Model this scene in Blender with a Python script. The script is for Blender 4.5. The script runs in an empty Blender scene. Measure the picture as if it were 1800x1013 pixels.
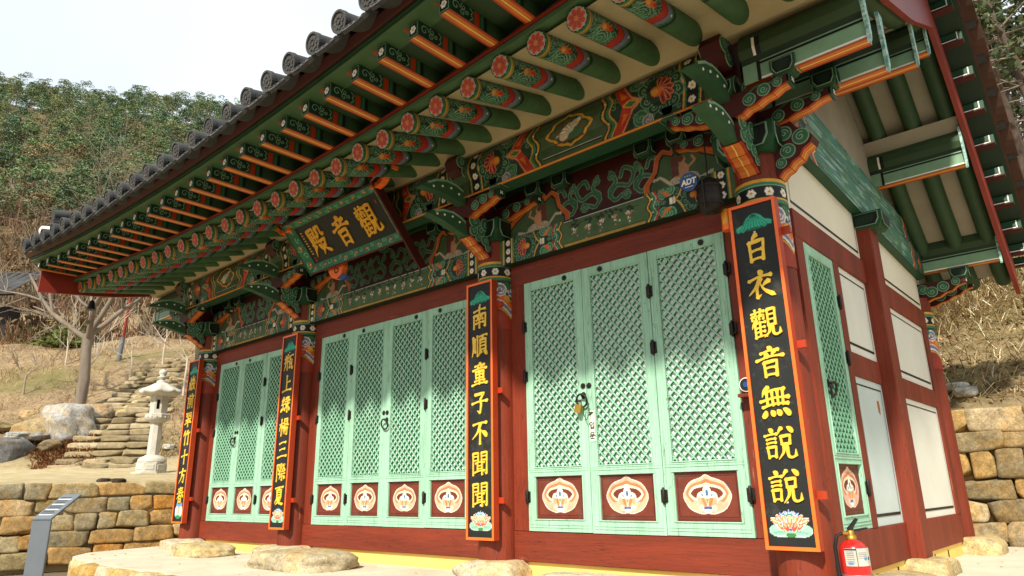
import bpy, bmesh, math, random
import numpy as np
from mathutils import Vector, Matrix, Quaternion, noise as mnoise
random.seed(7)
RNG = np.random.default_rng(7)
SC = bpy.context.scene
COL = SC.collection

# ------------------------------------------------------------------ camera
CAM_P = Vector((1.616, -4.769, 0.733)); YAW, PITCH, ROLL = 41.523, 16.292, -0.962
def cam_axes():
    y, p, r = math.radians(YAW), math.radians(PITCH), math.radians(ROLL)
    f = Vector((-math.sin(y)*math.cos(p), math.cos(y)*math.cos(p), math.sin(p)))
    ri = Vector((math.cos(y), math.sin(y), 0)); u = ri.cross(f)
    return ri*math.cos(r)+u*math.sin(r), -ri*math.sin(r)+u*math.cos(r), f
_r, _u, _f = cam_axes()
cd = bpy.data.cameras.new('camera'); cam = bpy.data.objects.new('camera', cd); COL.objects.link(cam)
cam.matrix_world = Matrix.Translation(CAM_P) @ Matrix((_r, _u, -_f)).transposed().to_4x4()
cd.sensor_width = 36.0; cd.lens = 1219.84/1800*36; cd.clip_start = 0.05; cd.clip_end = 2000
SC.camera = cam

# ------------------------------------------------------------------ light
SUN = Vector((0.36, -1.0, 0.95)).normalized()          # towards the sun
SUN_EL = math.asin(SUN.z); SUN_AZ = math.atan2(SUN.x, SUN.y)
world = bpy.data.worlds.new('World'); SC.world = world; world.use_nodes = True
nt = world.node_tree; bg = nt.nodes['Background']
sky = nt.nodes.new('ShaderNodeTexSky'); sky.sky_type = 'NISHITA'; sky.sun_disc = False
sky.sun_elevation = SUN_EL; sky.sun_rotation = SUN_AZ
sky.air_density = 1.3; sky.dust_density = 2.0; sky.ozone_density = 1.0; sky.altitude = 100
# thin white spring haze and high cloud over the clear sky
tc = nt.nodes.new('ShaderNodeTexCoord'); cn = nt.nodes.new('ShaderNodeTexNoise'); cn.inputs['Scale'].default_value = 2.2; cn.inputs['Detail'].default_value = 5
nt.links.new(tc.outputs['Generated'], cn.inputs['Vector'])
cr_ = nt.nodes.new('ShaderNodeMapRange'); cr_.inputs[1].default_value = .35; cr_.inputs[2].default_value = .65; cr_.inputs[3].default_value = .72; cr_.inputs[4].default_value = .95
nt.links.new(cn.outputs['Fac'], cr_.inputs[0])
mx_ = nt.nodes.new('ShaderNodeMix'); mx_.data_type = 'RGBA'; mx_.inputs[7].default_value = (5.0, 5.45, 5.7, 1)
nt.links.new(cr_.outputs[0], mx_.inputs[0]); nt.links.new(sky.outputs[0], mx_.inputs[6])
nt.links.new(mx_.outputs[2], bg.inputs[0]); bg.inputs[1].default_value = 0.125
sl = bpy.data.lights.new('sun', 'SUN'); sl.energy = 3.9; sl.angle = math.radians(2.2); sl.color = (1.0, 0.94, 0.82)
so = bpy.data.objects.new('sun', sl); COL.objects.link(so); so.location = (5, -20, 30)
so.rotation_euler = (-SUN).to_track_quat('-Z', 'Y').to_euler()
SC.view_settings.view_transform = 'Standard'; SC.view_settings.look = 'None'
SC.view_settings.exposure = 0.80; SC.view_settings.gamma = 1.0
SC.render.engine = 'CYCLES'; SC.cycles.max_bounces = 6; SC.cycles.diffuse_bounces = 4
SC.cycles.use_denoising = True; SC.cycles.sample_clamp_indirect = 6

# ------------------------------------------------------------------ colour + materials
def hx(s):
    s = s.lstrip('#'); v = [int(s[i:i+2], 16)/255 for i in (0, 2, 4)]
    return np.array([x/12.92 if x <= 0.04045 else ((x+0.055)/1.055)**2.4 for x in v])
G0, G1, G2 = hx('15301d'), hx('2f623f'), hx('6f9a78')
NO, OL = hx('46613a'), hx('6b7a48')
BK, OR, OY, RD, DR = hx('0a0b0a'), hx('cf6420'), hx('c9922e'), hx('a82d17'), hx('48120c')
WH, PU, PK, TQ = hx('dcd6c6'), hx('736a80'), hx('bd8663'), hx('4f8470')
BRK = hx('9a3220')

MATS = {}
def _base(name):
    m = bpy.data.materials.new(name); m.use_nodes = True
    n = m.node_tree; b = n.nodes['Principled BSDF']; MATS[name] = m
    return m, n, b
def _noise(n, coord, scale, detail=4, rough=0.6, stretch=None):
    t = n.nodes.new('ShaderNodeTexNoise'); t.inputs['Scale'].default_value = scale
    t.inputs['Detail'].default_value = detail; t.inputs['Roughness'].default_value = rough
    if stretch:
        mp = n.nodes.new('ShaderNodeMapping'); mp.inputs['Scale'].default_value = stretch
        n.links.new(coord, mp.inputs['Vector']); coord = mp.outputs[0]
    n.links.new(coord, t.inputs['Vector'])
    return t.outputs['Fac']
def _mix(n, fac, a, b, mode='MIX'):
    mx = n.nodes.new('ShaderNodeMix'); mx.data_type = 'RGBA'; mx.blend_type = mode
    for s, v in (('Factor', fac), ('A', a), ('B', b)):
        sock = [i for i in mx.inputs if i.name == s and i.type == ('VALUE' if s == 'Factor' else 'RGBA')][0]
        if isinstance(v, bpy.types.NodeSocket): n.links.new(v, sock)
        elif s == 'Factor': sock.default_value = v
        else: sock.default_value = (*v[:3], 1)
    return [o for o in mx.outputs if o.type == 'RGBA'][0]
def _ramp(n, fac, lo, hi):
    r = n.nodes.new('ShaderNodeMapRange'); r.inputs[1].default_value = lo; r.inputs[2].default_value = hi
    n.links.new(fac, r.inputs[0]); return r.outputs[0]
def _bump(n, b, h, strength, dist=0.01):
    bp = n.nodes.new('ShaderNodeBump'); bp.inputs['Strength'].default_value = strength; bp.inputs['Distance'].default_value = dist
    n.links.new(h, bp.inputs['Height']); n.links.new(bp.outputs[0], b.inputs['Normal'])

def mat(name, col, rough=0.6, var=0.18, scale=6, bump=0.15, bscale=None, stretch=None, wear=None, wearcol=None, metal=0, world_space=True, spec=0.35, streak=0):
    """plain paint / stone: base colour varied by noise, optional wear specks and bump."""
    m, n, b = _base(name)
    if world_space: co = n.nodes.new('ShaderNodeNewGeometry').outputs['Position']
    else: co = n.nodes.new('ShaderNodeTexCoord').outputs['Object']
    col = np.array(col, float)
    f = _ramp(n, _noise(n, co, scale, 5, 0.65, stretch), 0.3, 0.7)
    c = _mix(n, f, np.clip(col*(1-var), 0, 1), np.clip(col*(1+var), 0, 1))
    if wear is not None:
        w = _ramp(n, _noise(n, co, scale*5, 6, 0.75, stretch), wear, wear+0.05)
        c = _mix(n, w, c, wearcol if wearcol is not None else col*2.2)
    if streak:                                                     # brush marks, hairline checks and grime
        st_ = tuple(q*3.0 for q in stretch) if stretch else (4, 4, .4)
        c = _mix(n, _ramp(n, _noise(n, co, 14, 6, .75, st_), .30, .52), _mix(n, 1.0, c, (.74, .72, .70), 'MULTIPLY'), c)
        c = _mix(n, _ramp(n, _noise(n, co, 1.1, 6, .7), .56, .74), c, _mix(n, 1.0, c, (.80, .78, .74), 'MULTIPLY'))
        ck = _noise(n, co, 9, 3, .5, tuple(q*1.6 for q in (stretch or (1, 1, .2))))
        md = n.nodes.new('ShaderNodeMath'); md.operation = 'SUBTRACT'; n.links.new(ck, md.inputs[0]); md.inputs[1].default_value = .5
        ab = n.nodes.new('ShaderNodeMath'); ab.operation = 'ABSOLUTE'; n.links.new(md.outputs[0], ab.inputs[0])
        c = _mix(n, _ramp(n, ab.outputs[0], .0, .0055), _mix(n, 1.0, c, (.42, .40, .38), 'MULTIPLY'), c)
    n.links.new(c, b.inputs['Base Color'])
    b.inputs['Roughness'].default_value = rough; b.inputs['Metallic'].default_value = metal
    b.inputs['Specular IOR Level'].default_value = spec
    if bump: _bump(n, b, _noise(n, co, bscale or scale*6, 5, 0.7, stretch), bump)
    return m
def mat_attr(name, rough=0.6, var=0.14, scale=9, bump=0.12, bscale=60, stretch=None, spec=0.35, mott=0, fade=0):
    """colour from the mesh's own painted pattern, weathered by noise."""
    m, n, b = _base(name)
    at = n.nodes.new('ShaderNodeAttribute'); at.attribute_name = 'Col'
    co = n.nodes.new('ShaderNodeNewGeometry').outputs['Position']
    f = _ramp(n, _noise(n, co, scale, 6, 0.7, stretch), 0.3, 0.7)
    sc = _mix(n, f, (1-var,)*3, (1+var,)*3)
    c = _mix(n, 1.0, at.outputs['Color'], sc, 'MULTIPLY')
    if fade:
        c = _mix(n, _ramp(n, _noise(n, co, 3.2, 7, .75), .56, .78), c, _mix(n, .55, c, (.11, .105, .08)))
    if mott:
        f2 = _ramp(n, _noise(n, co, scale*0.35, 4, 0.6), 0.45, 0.62)
        c = _mix(n, f2, c, _mix(n, 1.0, c, (1.12, 0.95, 0.70), 'MULTIPLY'))
        f3 = _ramp(n, _noise(n, co, scale*3, 6, 0.8), 0.5, 0.75)
        c = _mix(n, f3, c, _mix(n, 1.0, c, (0.5, 0.5, 0.52), 'MULTIPLY'))
    if mott: c = _mix(n, _ramp(n, _noise(n, co, 55, 5, .8), .42, .66), _mix(n, 1.0, c, (.62, .60, .58), 'MULTIPLY'), c)
    n.links.new(c, b.inputs['Base Color']); b.inputs['Roughness'].default_value = rough
    b.inputs['Specular IOR Level'].default_value = spec
    if bump: _bump(n, b, _noise(n, co, bscale, 5, 0.7, stretch), bump)
    return m
mat_attr('painted_wood', var=.26, scale=7, fade=1)
mat_attr('field_stone', rough=0.95, var=0.45, scale=11, bump=0.8, bscale=26, mott=1, spec=0.2)
mat_attr('step_stone', rough=0.95, var=0.3, scale=9, bump=0.5, bscale=24, spec=0.2)
mat_attr('foliage', rough=0.8, var=0.25, scale=0.6, bump=0, spec=0.15)
mat('red_wood', hx('762c16'), 0.65, 0.32, 3.5, 0.5, 40, (1, 1, 0.08), 0.655, hx('a8644c'), streak=1)
mat('red_wood_beam', hx('762c16'), 0.65, 0.32, 3.5, 0.5, 40, (0.08, 1, 1), 0.655, hx('a8644c'), streak=1)
mat('red_bright', hx('a33415'), 0.45, 0.12, 4, 0.1)
mat('dark_red', hx('42100b'), 0.6, 0.2, 3, 0.15)
mat('brown_panel', hx('6a2c1a'), 0.55, 0.15, 5, 0.12, 60, (1, 1, 6))
mat('mint', hx('98c2a7'), 0.65, 0.13, 4, 0.35, 60, (1, 1, 0.07), 0.66, hx('c6dcc8'), streak=1)
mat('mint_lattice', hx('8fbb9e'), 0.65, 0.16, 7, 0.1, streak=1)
mat('mint_side_shade', hx('4a8664'), 0.65, 0.10, 5, 0)  # darker mint for slat sides, their shade put into the colour
mat('paper', hx('f0f0ee'), 0.9, 0.05, 4, 0.05)
mat('plaster', hx('d9d2bd'), 0.95, 0.06, 1.5, 0.15, 40, None, 0.72, hx('b9a988'))
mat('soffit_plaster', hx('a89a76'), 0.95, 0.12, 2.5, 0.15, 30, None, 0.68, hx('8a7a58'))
mat('side_white', hx('d2d0c3'), 0.9, 0.06, 2, 0.15, 40, None, 0.7, hx('b5b3a2'))
mat('side_blue', hx('b7c2bd'), 0.85, 0.06, 2, 0.15, 40, None, 0.7, hx('a5aa9d'))
mat('rust', hx('a5622a'), 0.9, 0.3, 30, 0.2)
mat('green_wood', NO*0.5, 0.6, 0.16, 4, 0.15, 30, (0.3, 1, 1))
mat('green_dark', G0*0.75, 0.6, 0.2, 4, 0.15)
mat('green_mid', G1*0.5, 0.55, 0.16, 5, 0.12)
mat('green_scroll', hx('315f41'), 0.55, 0.14, 8, 0)
mat('green_pale', hx('7a9d7e'), 0.55, 0.12, 8, 0)
mat('rafter_green', hx('2c4428'), 0.6, 0.16, 5, 0.15, 40, (1, .2, 1))
mat('eave_green', hx('41603b'), 0.6, 0.14, 4, 0.1)
mat('orange_paint', hx('c26a2b'), 0.5, 0.12, 6, 0.1)
mat('yellow_paint', hx('e8bd58'), 0.5, 0.08, 8, 0)
mat('black_paint', hx('121412'), 0.5, 0.2, 6, 0)
mat('white_paint', hx('ece7da'), 0.6, 0.05, 6, 0)
mat('orange_frame', hx('ec6a26'), 0.4, 0.08, 5, 0.05)
mat('gold', hx('e6b93a'), 0.42, 0.10, 12, 0.05)
mat('gold_dim', hx('d39a22'), 0.45, 0.12, 12, 0.05)
mat('tile', hx('363636'), 0.75, 0.28, 3, 0.4, 30, None, 0.66, hx('5a5955'))
mat('tile_edge', hx('454442'), 0.85, 0.28, 14, 0.9, 45, None, 0.60, hx('76746e'))
mat('roof_mud', hx('4b3327'), 0.9, 0.2, 4, 0.3)
mat('barge_red', hx('7e2a1c'), 0.5, 0.2, 3, 0.15, 30, None, 0.7, hx('a9482c'))
mat('iron', hx('2a241f'), 0.5, 0.3, 20, 0.2, metal=0.4)
mat('brass', hx('b08a3a'), 0.35, 0.15, 20, 0.05, metal=0.8)
mat('yellow_wall', hx('e8c067'), 0.85, 0.06, 3, 0.1)
mat('pale_stone', hx('b5b0a4'), 0.85, 0.12, 5, 0.3, 40, None, 0.64, hx('8f897c'))
mat('pavement', hx('c2b9a3'), 0.95, 0.14, 2.2, 0.4, 90, None, 0.62, hx('a3967b'))
mat('courtyard', hx('6f614c'), 0.95, 0.2, 1.2, 0.25, 30)
mat('sand', hx('c9ae7c'), 0.95, 0.12, 1.2, 0.25, 30, None, 0.68, hx('b4946a'))
mat('steel_grey', hx('6c7278'), 0.45, 0.06, 6, 0.05, metal=0.3)
mat('ext_red', hx('b8201c'), 0.25, 0.05, 5, 0, spec=0.5)
mat('rubber', hx('151515'), 0.6, 0.1, 10, 0)
mat('bark', hx('75695c'), 0.9, 0.3, 5, 0.7, 18, (1, 1, 0.25))
mat('twig', hx('94846f'), 0.9, 0.2, 3, 0)
mat('twig_pale', hx('b7aa97'), 0.9, 0.2, 3, 0)
mat('pine_bark', hx('94603f'), 0.9, 0.35, 4, 0.7, 14, (1, 1, 0.3))
mat('blue_sign', hx('20437e'), 0.35, 0.05, 8, 0)
mat('petal_pale', hx('c79a80'), 0.6, 0.05, 6, 0)
mat('petal_red', hx('b04a2a'), 0.55, 0.08, 6, 0)
mat('dark_bark', hx('4a3c32'), 0.9, 0.3, 5, 0.5, 18, (1, 1, 0.25))
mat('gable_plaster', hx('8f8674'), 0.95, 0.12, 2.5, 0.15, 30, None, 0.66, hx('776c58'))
mat('wing_green', hx('2d5033'), 0.6, 0.18, 6, 0.1)
mat('lime_white', hx('e4e0d6'), 0.9, 0.05, 5, 0.2)
mat('amber', hx('d98a1c'), 0.3, 0.1, 8, 0)
mat('bronze', hx('211b16'), 0.5, 0.25, 15, 0.2, metal=0.3)

# ------------------------------------------------------------------ mesh helpers
class MB:
    """collects faces with materials, builds ONE mesh object."""
    def __init__(s): s.v = []; s.f = []; s.m = []; s.mats = []; s.sm = []
    def mi(s, name):
        if name not in s.mats: s.mats.append(name)
        return s.mats.index(name)
    def add(s, vs, fs, m, smooth=False):
        o = len(s.v); s.v += [tuple(p) for p in vs]; k = s.mi(m)
        for f in fs: s.f.append([i+o for i in f]); s.m.append(k); s.sm.append(smooth)
        return o
    def box(s, a, b, m, bev=0):
        x0, y0, z0 = a; x1, y1, z1 = b
        v = [(x0,y0,z0),(x1,y0,z0),(x1,y1,z0),(x0,y1,z0),(x0,y0,z1),(x1,y0,z1),(x1,y1,z1),(x0,y1,z1)]
        s.add(v, [(0,3,2,1),(4,5,6,7),(0,1,5,4),(1,2,6,5),(2,3,7,6),(3,0,4,7)], m)
    def hexa(s, v8, m): s.add(v8, [(0,3,2,1),(4,5,6,7),(0,1,5,4),(1,2,6,5),(2,3,7,6),(3,0,4,7)], m)
    def prism(s, poly, fr, n0, n1, m, edge=None, cap1=None):
        """poly in (u,v) of frame fr, from n0 to n1. edge: {index: mat} for side faces."""
        k = len(poly)
        a = [fr(u, v, n0) for u, v in poly]; b = [fr(u, v, n1) for u, v in poly]
        o = s.add(a+b, [], m)
        def put(f, mm): s.f.append([i+o for i in f]); s.m.append(s.mi(mm)); s.sm.append(False)
        put(list(range(k))[::-1], m); put([i+k for i in range(k)], cap1 or m)
        for i in range(k):
            j = (i+1) % k; put([i, j, j+k, i+k], (edge or {}).get(i, m))
    def sheet(s, poly, fr, n, m): s.add([fr(u, v, n) for u, v in poly], [list(range(len(poly)))], m)
    def ribbon(s, pts, w, fr, n, m, taper=None):
        """flat painted band along pts (u,v) on a frame."""
        pts = [Vector(p) for p in pts]; L = []; Rr = []
        for i, p in enumerate(pts):
            t = pts[min(i+1, len(pts)-1)] - pts[max(i-1, 0)]
            if t.length < 1e-9: t = Vector((1, 0))
            t.normalize(); nn = Vector((-t.y, t.x)); ww = w*(taper(i/(len(pts)-1)) if taper else 1)/2
            L.append(p+nn*ww); Rr.append(p-nn*ww)
        k = len(pts)
        s.add([fr(p.x, p.y, n) for p in L+Rr], [(i, i+1, i+1+k, i+k) for i in range(k-1)], m)
    def tube(s, pts, r, m, seg=8, caps=True):
        pts = [Vector(p) for p in pts]; rr = r if isinstance(r, (list, tuple)) else [r]*len(pts)
        vs = []; up = None
        for i, p in enumerate(pts):
            t = (pts[min(i+1, len(pts)-1)]-pts[max(i-1, 0)]).normalized()
            if up is None: up = t.orthogonal().normalized()
            up = (up - t*up.dot(t)).normalized(); b = t.cross(up)
            vs += [p + (up*math.cos(2*math.pi*j/seg)+b*math.sin(2*math.pi*j/seg))*rr[i] for j in range(seg)]
        fs = [(i*seg+j, i*seg+(j+1) % seg, (i+1)*seg+(j+1) % seg, (i+1)*seg+j) for i in range(len(pts)-1) for j in range(seg)]
        o = s.add(vs, fs, m, True)
        if caps: s.add(vs[:seg], [list(range(seg))[::-1]], m); s.add(vs[-seg:], [list(range(seg))], m)
    def lathe(s, prof, m, c=(0,0,0), seg=24, smooth=True, rot=0, sq=None):
        n = len(prof); vs = []
        for r, z in prof:
            for j in range(seg):
                a = 2*math.pi*j/seg+rot; vs.append((c[0]+r*math.cos(a), c[1]+r*math.sin(a), c[2]+z))
        fs = [(i*seg+j, i*seg+(j+1) % seg, (i+1)*seg+(j+1) % seg, (i+1)*seg+j) for i in range(n-1) for j in range(seg)]
        s.add(vs, fs, m, smooth)
        s.add(vs[:seg], [list(range(seg))[::-1]], m); s.add(vs[-seg:], [list(range(seg))], m)
    def build(s, name, parent=None, bevel=0, loc=None):
        me = bpy.data.meshes.new(name); me.from_pydata(s.v, [], s.f)
        for x in s.mats: me.materials.append(MATS[x])
        me.polygons.foreach_set('material_index', s.m); me.polygons.foreach_set('use_smooth', s.sm); me.update()
        o = bpy.data.objects.new(name, me); COL.objects.link(o)
        if parent is not None: o.parent = parent
        if loc: o.location = loc
        if bevel:
            bv = o.modifiers.new('bevel', 'BEVEL'); bv.width = bevel; bv.segments = 1; bv.limit_method = 'ANGLE'; bv.angle_limit = 0.8
        return o

def frame(o, u, v, n=None):
    o, u, v = Vector(o), Vector(u), Vector(v); n = Vector(n) if n is not None else u.cross(v)
    return lambda a, b, c=0: o+u*a+v*b+n*c
FX = lambda y: frame((0, y, 0), (1,0,0), (0,0,1), (0,-1,0))     # facade plane: u=x, v=z, n towards viewer
FS = lambda x: frame((x, 0, 0), (0,1,0), (0,0,1), (1,0,0))      # side plane:   u=y, v=z, n=+x

def mesh_np(name, V, F, mats, parent=None, col=None, smooth=False, mi=None, link=True):
    me = bpy.data.meshes.new(name); V = np.asarray(V, np.float32); F = np.asarray(F, np.int32)
    nv, nf, k = len(V), len(F), F.shape[1]
    me.vertices.add(nv); me.vertices.foreach_set('co', V.ravel())
    me.loops.add(nf*k); me.loops.foreach_set('vertex_index', F.ravel())
    me.polygons.add(nf); me.polygons.foreach_set('loop_start', np.arange(0, nf*k, k, dtype=np.int32))
    for x in mats: me.materials.append(MATS[x])
    if mi is not None: me.polygons.foreach_set('material_index', np.asarray(mi, np.int32))
    if smooth: me.polygons.foreach_set('use_smooth', np.ones(nf, bool))
    me.update(calc_edges=True)
    if col is not None:
        a = me.attributes.new('Col', 'FLOAT_COLOR', 'POINT')
        a.data.foreach_set('color', np.concatenate([col, np.ones((nv, 1))], 1).astype(np.float32).ravel())
    o = bpy.data.objects.new(name, me)
    if link: COL.objects.link(o)
    if parent is not None: o.parent = parent
    return o

class Cv:
    """a painted surface: a fine vertex grid whose colours are drawn with shapes."""
    def __init__(s, w, h, bgc, res=0.005):
        s.w, s.h = w, h; nx, ny = max(2, int(w/res)+1), max(2, int(h/res)+1); s.nx, s.ny = nx, ny
        s.U, s.V = np.meshgrid(np.linspace(0, w, nx), np.linspace(0, h, ny)); s.C = np.empty((ny, nx, 3)); s.C[:] = bgc
    def fill(s, mk, c): s.C[mk] = c
    def rect(s, x0, y0, x1, y1, c): s.fill((s.U >= x0) & (s.U <= x1) & (s.V >= y0) & (s.V <= y1), c)
    def ell(s, cx, cy, rx, ry, c, rot=0):
        a, b = s.U-cx, s.V-cy; ca, sa = math.cos(rot), math.sin(rot)
        s.fill(((a*ca+b*sa)/rx)**2+((-a*sa+b*ca)/ry)**2 <= 1, c)
    def ring(s, cx, cy, r0, r1, c):
        d = np.hypot(s.U-cx, s.V-cy); s.fill((d >= r0) & (d <= r1), c)
    def poly(s, pts, c):
        ins = np.zeros(s.U.shape, bool); k = len(pts)
        for i in range(k):
            (x0, y0), (x1, y1) = pts[i], pts[(i+1) % k]
            if y0 == y1: continue
            ins ^= ((y0 > s.V) != (y1 > s.V)) & (s.U < (x1-x0)*(s.V-y0)/(y1-y0)+x0)
        s.fill(ins, c)
    def stroke(s, pts, w, c):
        d = np.full(s.U.shape, 9.0)
        for (x0, y0), (x1, y1) in zip(pts[:-1], pts[1:]):
            dx, dy = x1-x0, y1-y0; L = dx*dx+dy*dy+1e-12
            t = np.clip(((s.U-x0)*dx+(s.V-y0)*dy)/L, 0, 1)
            d = np.minimum(d, np.hypot(s.U-x0-t*dx, s.V-y0-t*dy))
        s.fill(d <= w/2, c)
    def flower(s, cx, cy, r, c=WH, cc=OY, n=6):
        for k in range(n):
            a = 2*math.pi*k/n; s.ell(cx+math.cos(a)*r*.6, cy+math.sin(a)*r*.6, r*.36, r*.36, c)
        s.ell(cx, cy, r*.3, r*.3, cc)
    def curl(s, cx, cy, r, a0=0, d=1, c=G1, line=G2, turns=1.4):
        s.ell(cx, cy, r, r, line); s.ell(cx, cy, r*.84, r*.84, c)
        s.stroke(spiral(cx, cy, r*.62, a0, d, turns), max(r*.16, .005), line)
    def filler(s, u0, u1, v0, v1, n, seed, c=None):
        rg = random.Random(seed)
        for k in range(n):
            u, v, r = rg.uniform(u0, u1), rg.uniform(v0, v1), rg.uniform(.018, .034)
            s.stroke(spiral(u, v, r, rg.random()*6, rg.choice((-1, 1)), 1.3, 14), .006, G2*.75 if c is None else c)
    def lotus(s, cx, cy, r, d=1):
        """peony-lotus in a ring of cloud curls, opening along +u*d."""
        for k in range(10):
            a = 2*math.pi*k/10+.3; s.curl(cx+math.cos(a)*r*.86, cy+math.sin(a)*r*.86, r*.33, a+2, 1, G0*1.2, G2*.72)
        s.ell(cx, cy, r*.74, r*.74, G0)
        for k in range(7):
            a = math.pi+(k-3)*.5 if d > 0 else (k-3)*.5
            x, y = cx+math.cos(a)*r*.34, cy+math.sin(a)*r*.34
            s.ell(x, y, r*.36, r*.17, PK*.95, a); s.ell(x, y, r*.32, r*.125, RD*.85, a); s.ell(x+math.cos(a)*r*.08, y+math.sin(a)*r*.08, r*.14, r*.04, DR, a)
        s.ell(cx+d*r*.22, cy, r*.3, r*.24, OR); s.ell(cx+d*r*.3, cy, r*.17, r*.14, OY)
    def build(s, name, fmap, parent, mats=('painted_wood',), mask=None, smooth=False):
        X, Y, Z = fmap(s.U, s.V); V = np.stack([np.broadcast_to(q, s.U.shape).ravel() for q in (X, Y, Z)], 1)
        i = np.arange(s.nx*s.ny).reshape(s.ny, s.nx)
        F = np.stack([i[:-1, :-1], i[:-1, 1:], i[1:, 1:], i[1:, :-1]], -1).reshape(-1, 4)
        return mesh_np(name, V, F, mats, parent, s.C.reshape(-1, 3), smooth)
def spiral(cx, cy, r, a0=0, d=1, turns=1.4, n=22):
    return [(cx+math.cos(a0+d*2*math.pi*turns*k/n)*r*(1-.9*k/n), cy+math.sin(a0+d*2*math.pi*turns*k/n)*r*(1-.9*k/n)) for k in range(n+1)]
def join_attr(o, col):
    """give a mesh built by MB one flat painted colour per material slot."""
    pass
def catmull(p, n=6):
    p = [np.array(q, float) for q in p]
    if len(p) < 3: return [p[0]+(p[-1]-p[0])*t for t in np.linspace(0, 1, n+1)]
    q = [2*p[0]-p[1]]+p+[2*p[-1]-p[-2]]; out = []
    for i in range(1, len(q)-2):
        for t in np.linspace(0, 1, n, endpoint=False):
            a, b, c, d = q[i-1], q[i], q[i+1], q[i+2]
            out.append(.5*((2*b)+(-a+c)*t+(2*a-5*b+4*c-d)*t*t+(-a+3*b-3*c+d)*t**3))
    out.append(p[-1]); return out

# ------------------------------------------------------------------ object helpers
def empty(name, loc=(0,0,0), rz=0):
    o = bpy.data.objects.new(name, None); COL.objects.link(o); o.location = loc; o.rotation_euler = (0, 0, rz)
    o.empty_display_size = 0.1; return o
def tag(o, label=None, cat=None, group=None, kind=None):
    for k, v in (('label', label), ('category', cat), ('group', group), ('kind', kind)):
        if v: o[k] = v
    return o
def dup(o, parent=None):
    c = o.copy(); COL.objects.link(c)
    if parent is not None: c.parent = parent
    for ch in list(o.children): dup(ch, c)
    return c
def ico(sub=3):
    bm = bmesh.new(); bmesh.ops.create_icosphere(bm, subdivisions=sub, radius=1)
    V = np.array([v.co[:] for v in bm.verts]); F = np.array([[v.index for v in f.verts] for f in bm.faces]); bm.free(); return V, F
def rockcube(n=5):
    """subdivided cube, unit half-size."""
    bm = bmesh.new(); bmesh.ops.create_cube(bm, size=2); bmesh.ops.subdivide_edges(bm, edges=bm.edges[:], cuts=n, use_grid_fill=True)
    V = np.array([v.co[:] for v in bm.verts]); F = np.array([[v.index for v in f.verts] for f in bm.faces]); bm.free(); return V, F
RC = rockcube(7); RC9 = rockcube(11)
def stone(half, seed, k=6, amp=.12, src=None, chips=7):
    """rounded irregular block: V (local), F."""
    rg_ = np.random.default_rng(int(abs(seed)*1000)+3); V, F = src or RC; n = np.power(np.sum(np.abs(V)**k, 1), 1/k)[:, None]; V = V/n
    out = np.empty_like(V); off = Vector((seed*3.7, seed*1.3, seed*2.1))
    for i, p in enumerate(V):
        q = Vector(p); d = mnoise.noise(q*1.1+off)*amp+mnoise.noise(q*3.1+off)*amp*.45+mnoise.noise(q*7+off)*amp*.15
        out[i] = p*(1+d)
    for _ in range(chips):                                         # broken-off corners
        q = rg_.normal(size=3); q[1] -= .5; q /= np.linalg.norm(q); s = out @ q; m = s.max()*rg_.uniform(.74, .93)
        out = out-np.outer(np.maximum(0, s-m), q)*.92
    return out*np.array(half), F
# ================================================================== THE HALL
hall = empty('temple_hall', (-4.5, 2.0, 0.0))
HALL_INV = Matrix.Translation((4.5, -2.0, 0))
tag(hall, 'painted wooden temple hall with mint lattice doors under a tiled roof', 'temple hall')
def P(o):                                   # make a world-built mesh a part of the hall
    o.parent = hall; o.matrix_parent_inverse = HALL_INV; return o
COLX = [-0.14, -2.81, -6.14, -8.76]
def tt(x): return min(1.3, ((x+4.55)/5.3)**2)
def ey(x): return -1.50-0.16*tt(x)
def ez(x): return 3.60+0.15*tt(x)
XL, XR = -9.86, 0.85

# ---- plinth, stones, columns
mb = MB(); mb.box((-8.9, 0.045, 0.02), (0.0, 0.3, 0.158), 'yellow_wall'); mb.box((-0.3, 0.3, 0.02), (-0.005, 4.3, 0.158), 'yellow_wall')
for y in (0.95, 1.5, 2.75, 3.3): mb.box((-0.0045, y, 0.05), (0.0, y+0.03, 0.12), 'black_paint')
P(mb.build('plinth_wall'))
def stone_obj(name, c, half, seed, col, k=6, amp=.10, src=None, mname='field_stone'):
    V, F = stone(half, seed, k, amp, src, 9)
    h = (V[:, 2]/half[2]*.5+.5)[:, None]
    C = np.tile(np.array(col), (len(V), 1)); 
    return mesh_np(name, V+np.array(c), F, (mname,), None, C, True)
ST_PALE = hx('c9bda0'); ST_OCH = hx('b08a4c'); ST_GRY = hx('8f8a7d')
for i, x in enumerate(COLX):
    P(stone_obj('foundation_stone', (x+.02, -.07, .08), (.33, .30, .085), 11+i, ST_PALE, 14, .04))
P(stone_obj('foundation_stone', (.02, 2.0, .075), (.26, .32, .08), 21, hx('c4b48a'), 14, .05))
P(stone_obj('foundation_stone', (-.02, 4.3, .075), (.34, .34, .115), 22, hx('c4b48a'), 14, .05))

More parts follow.
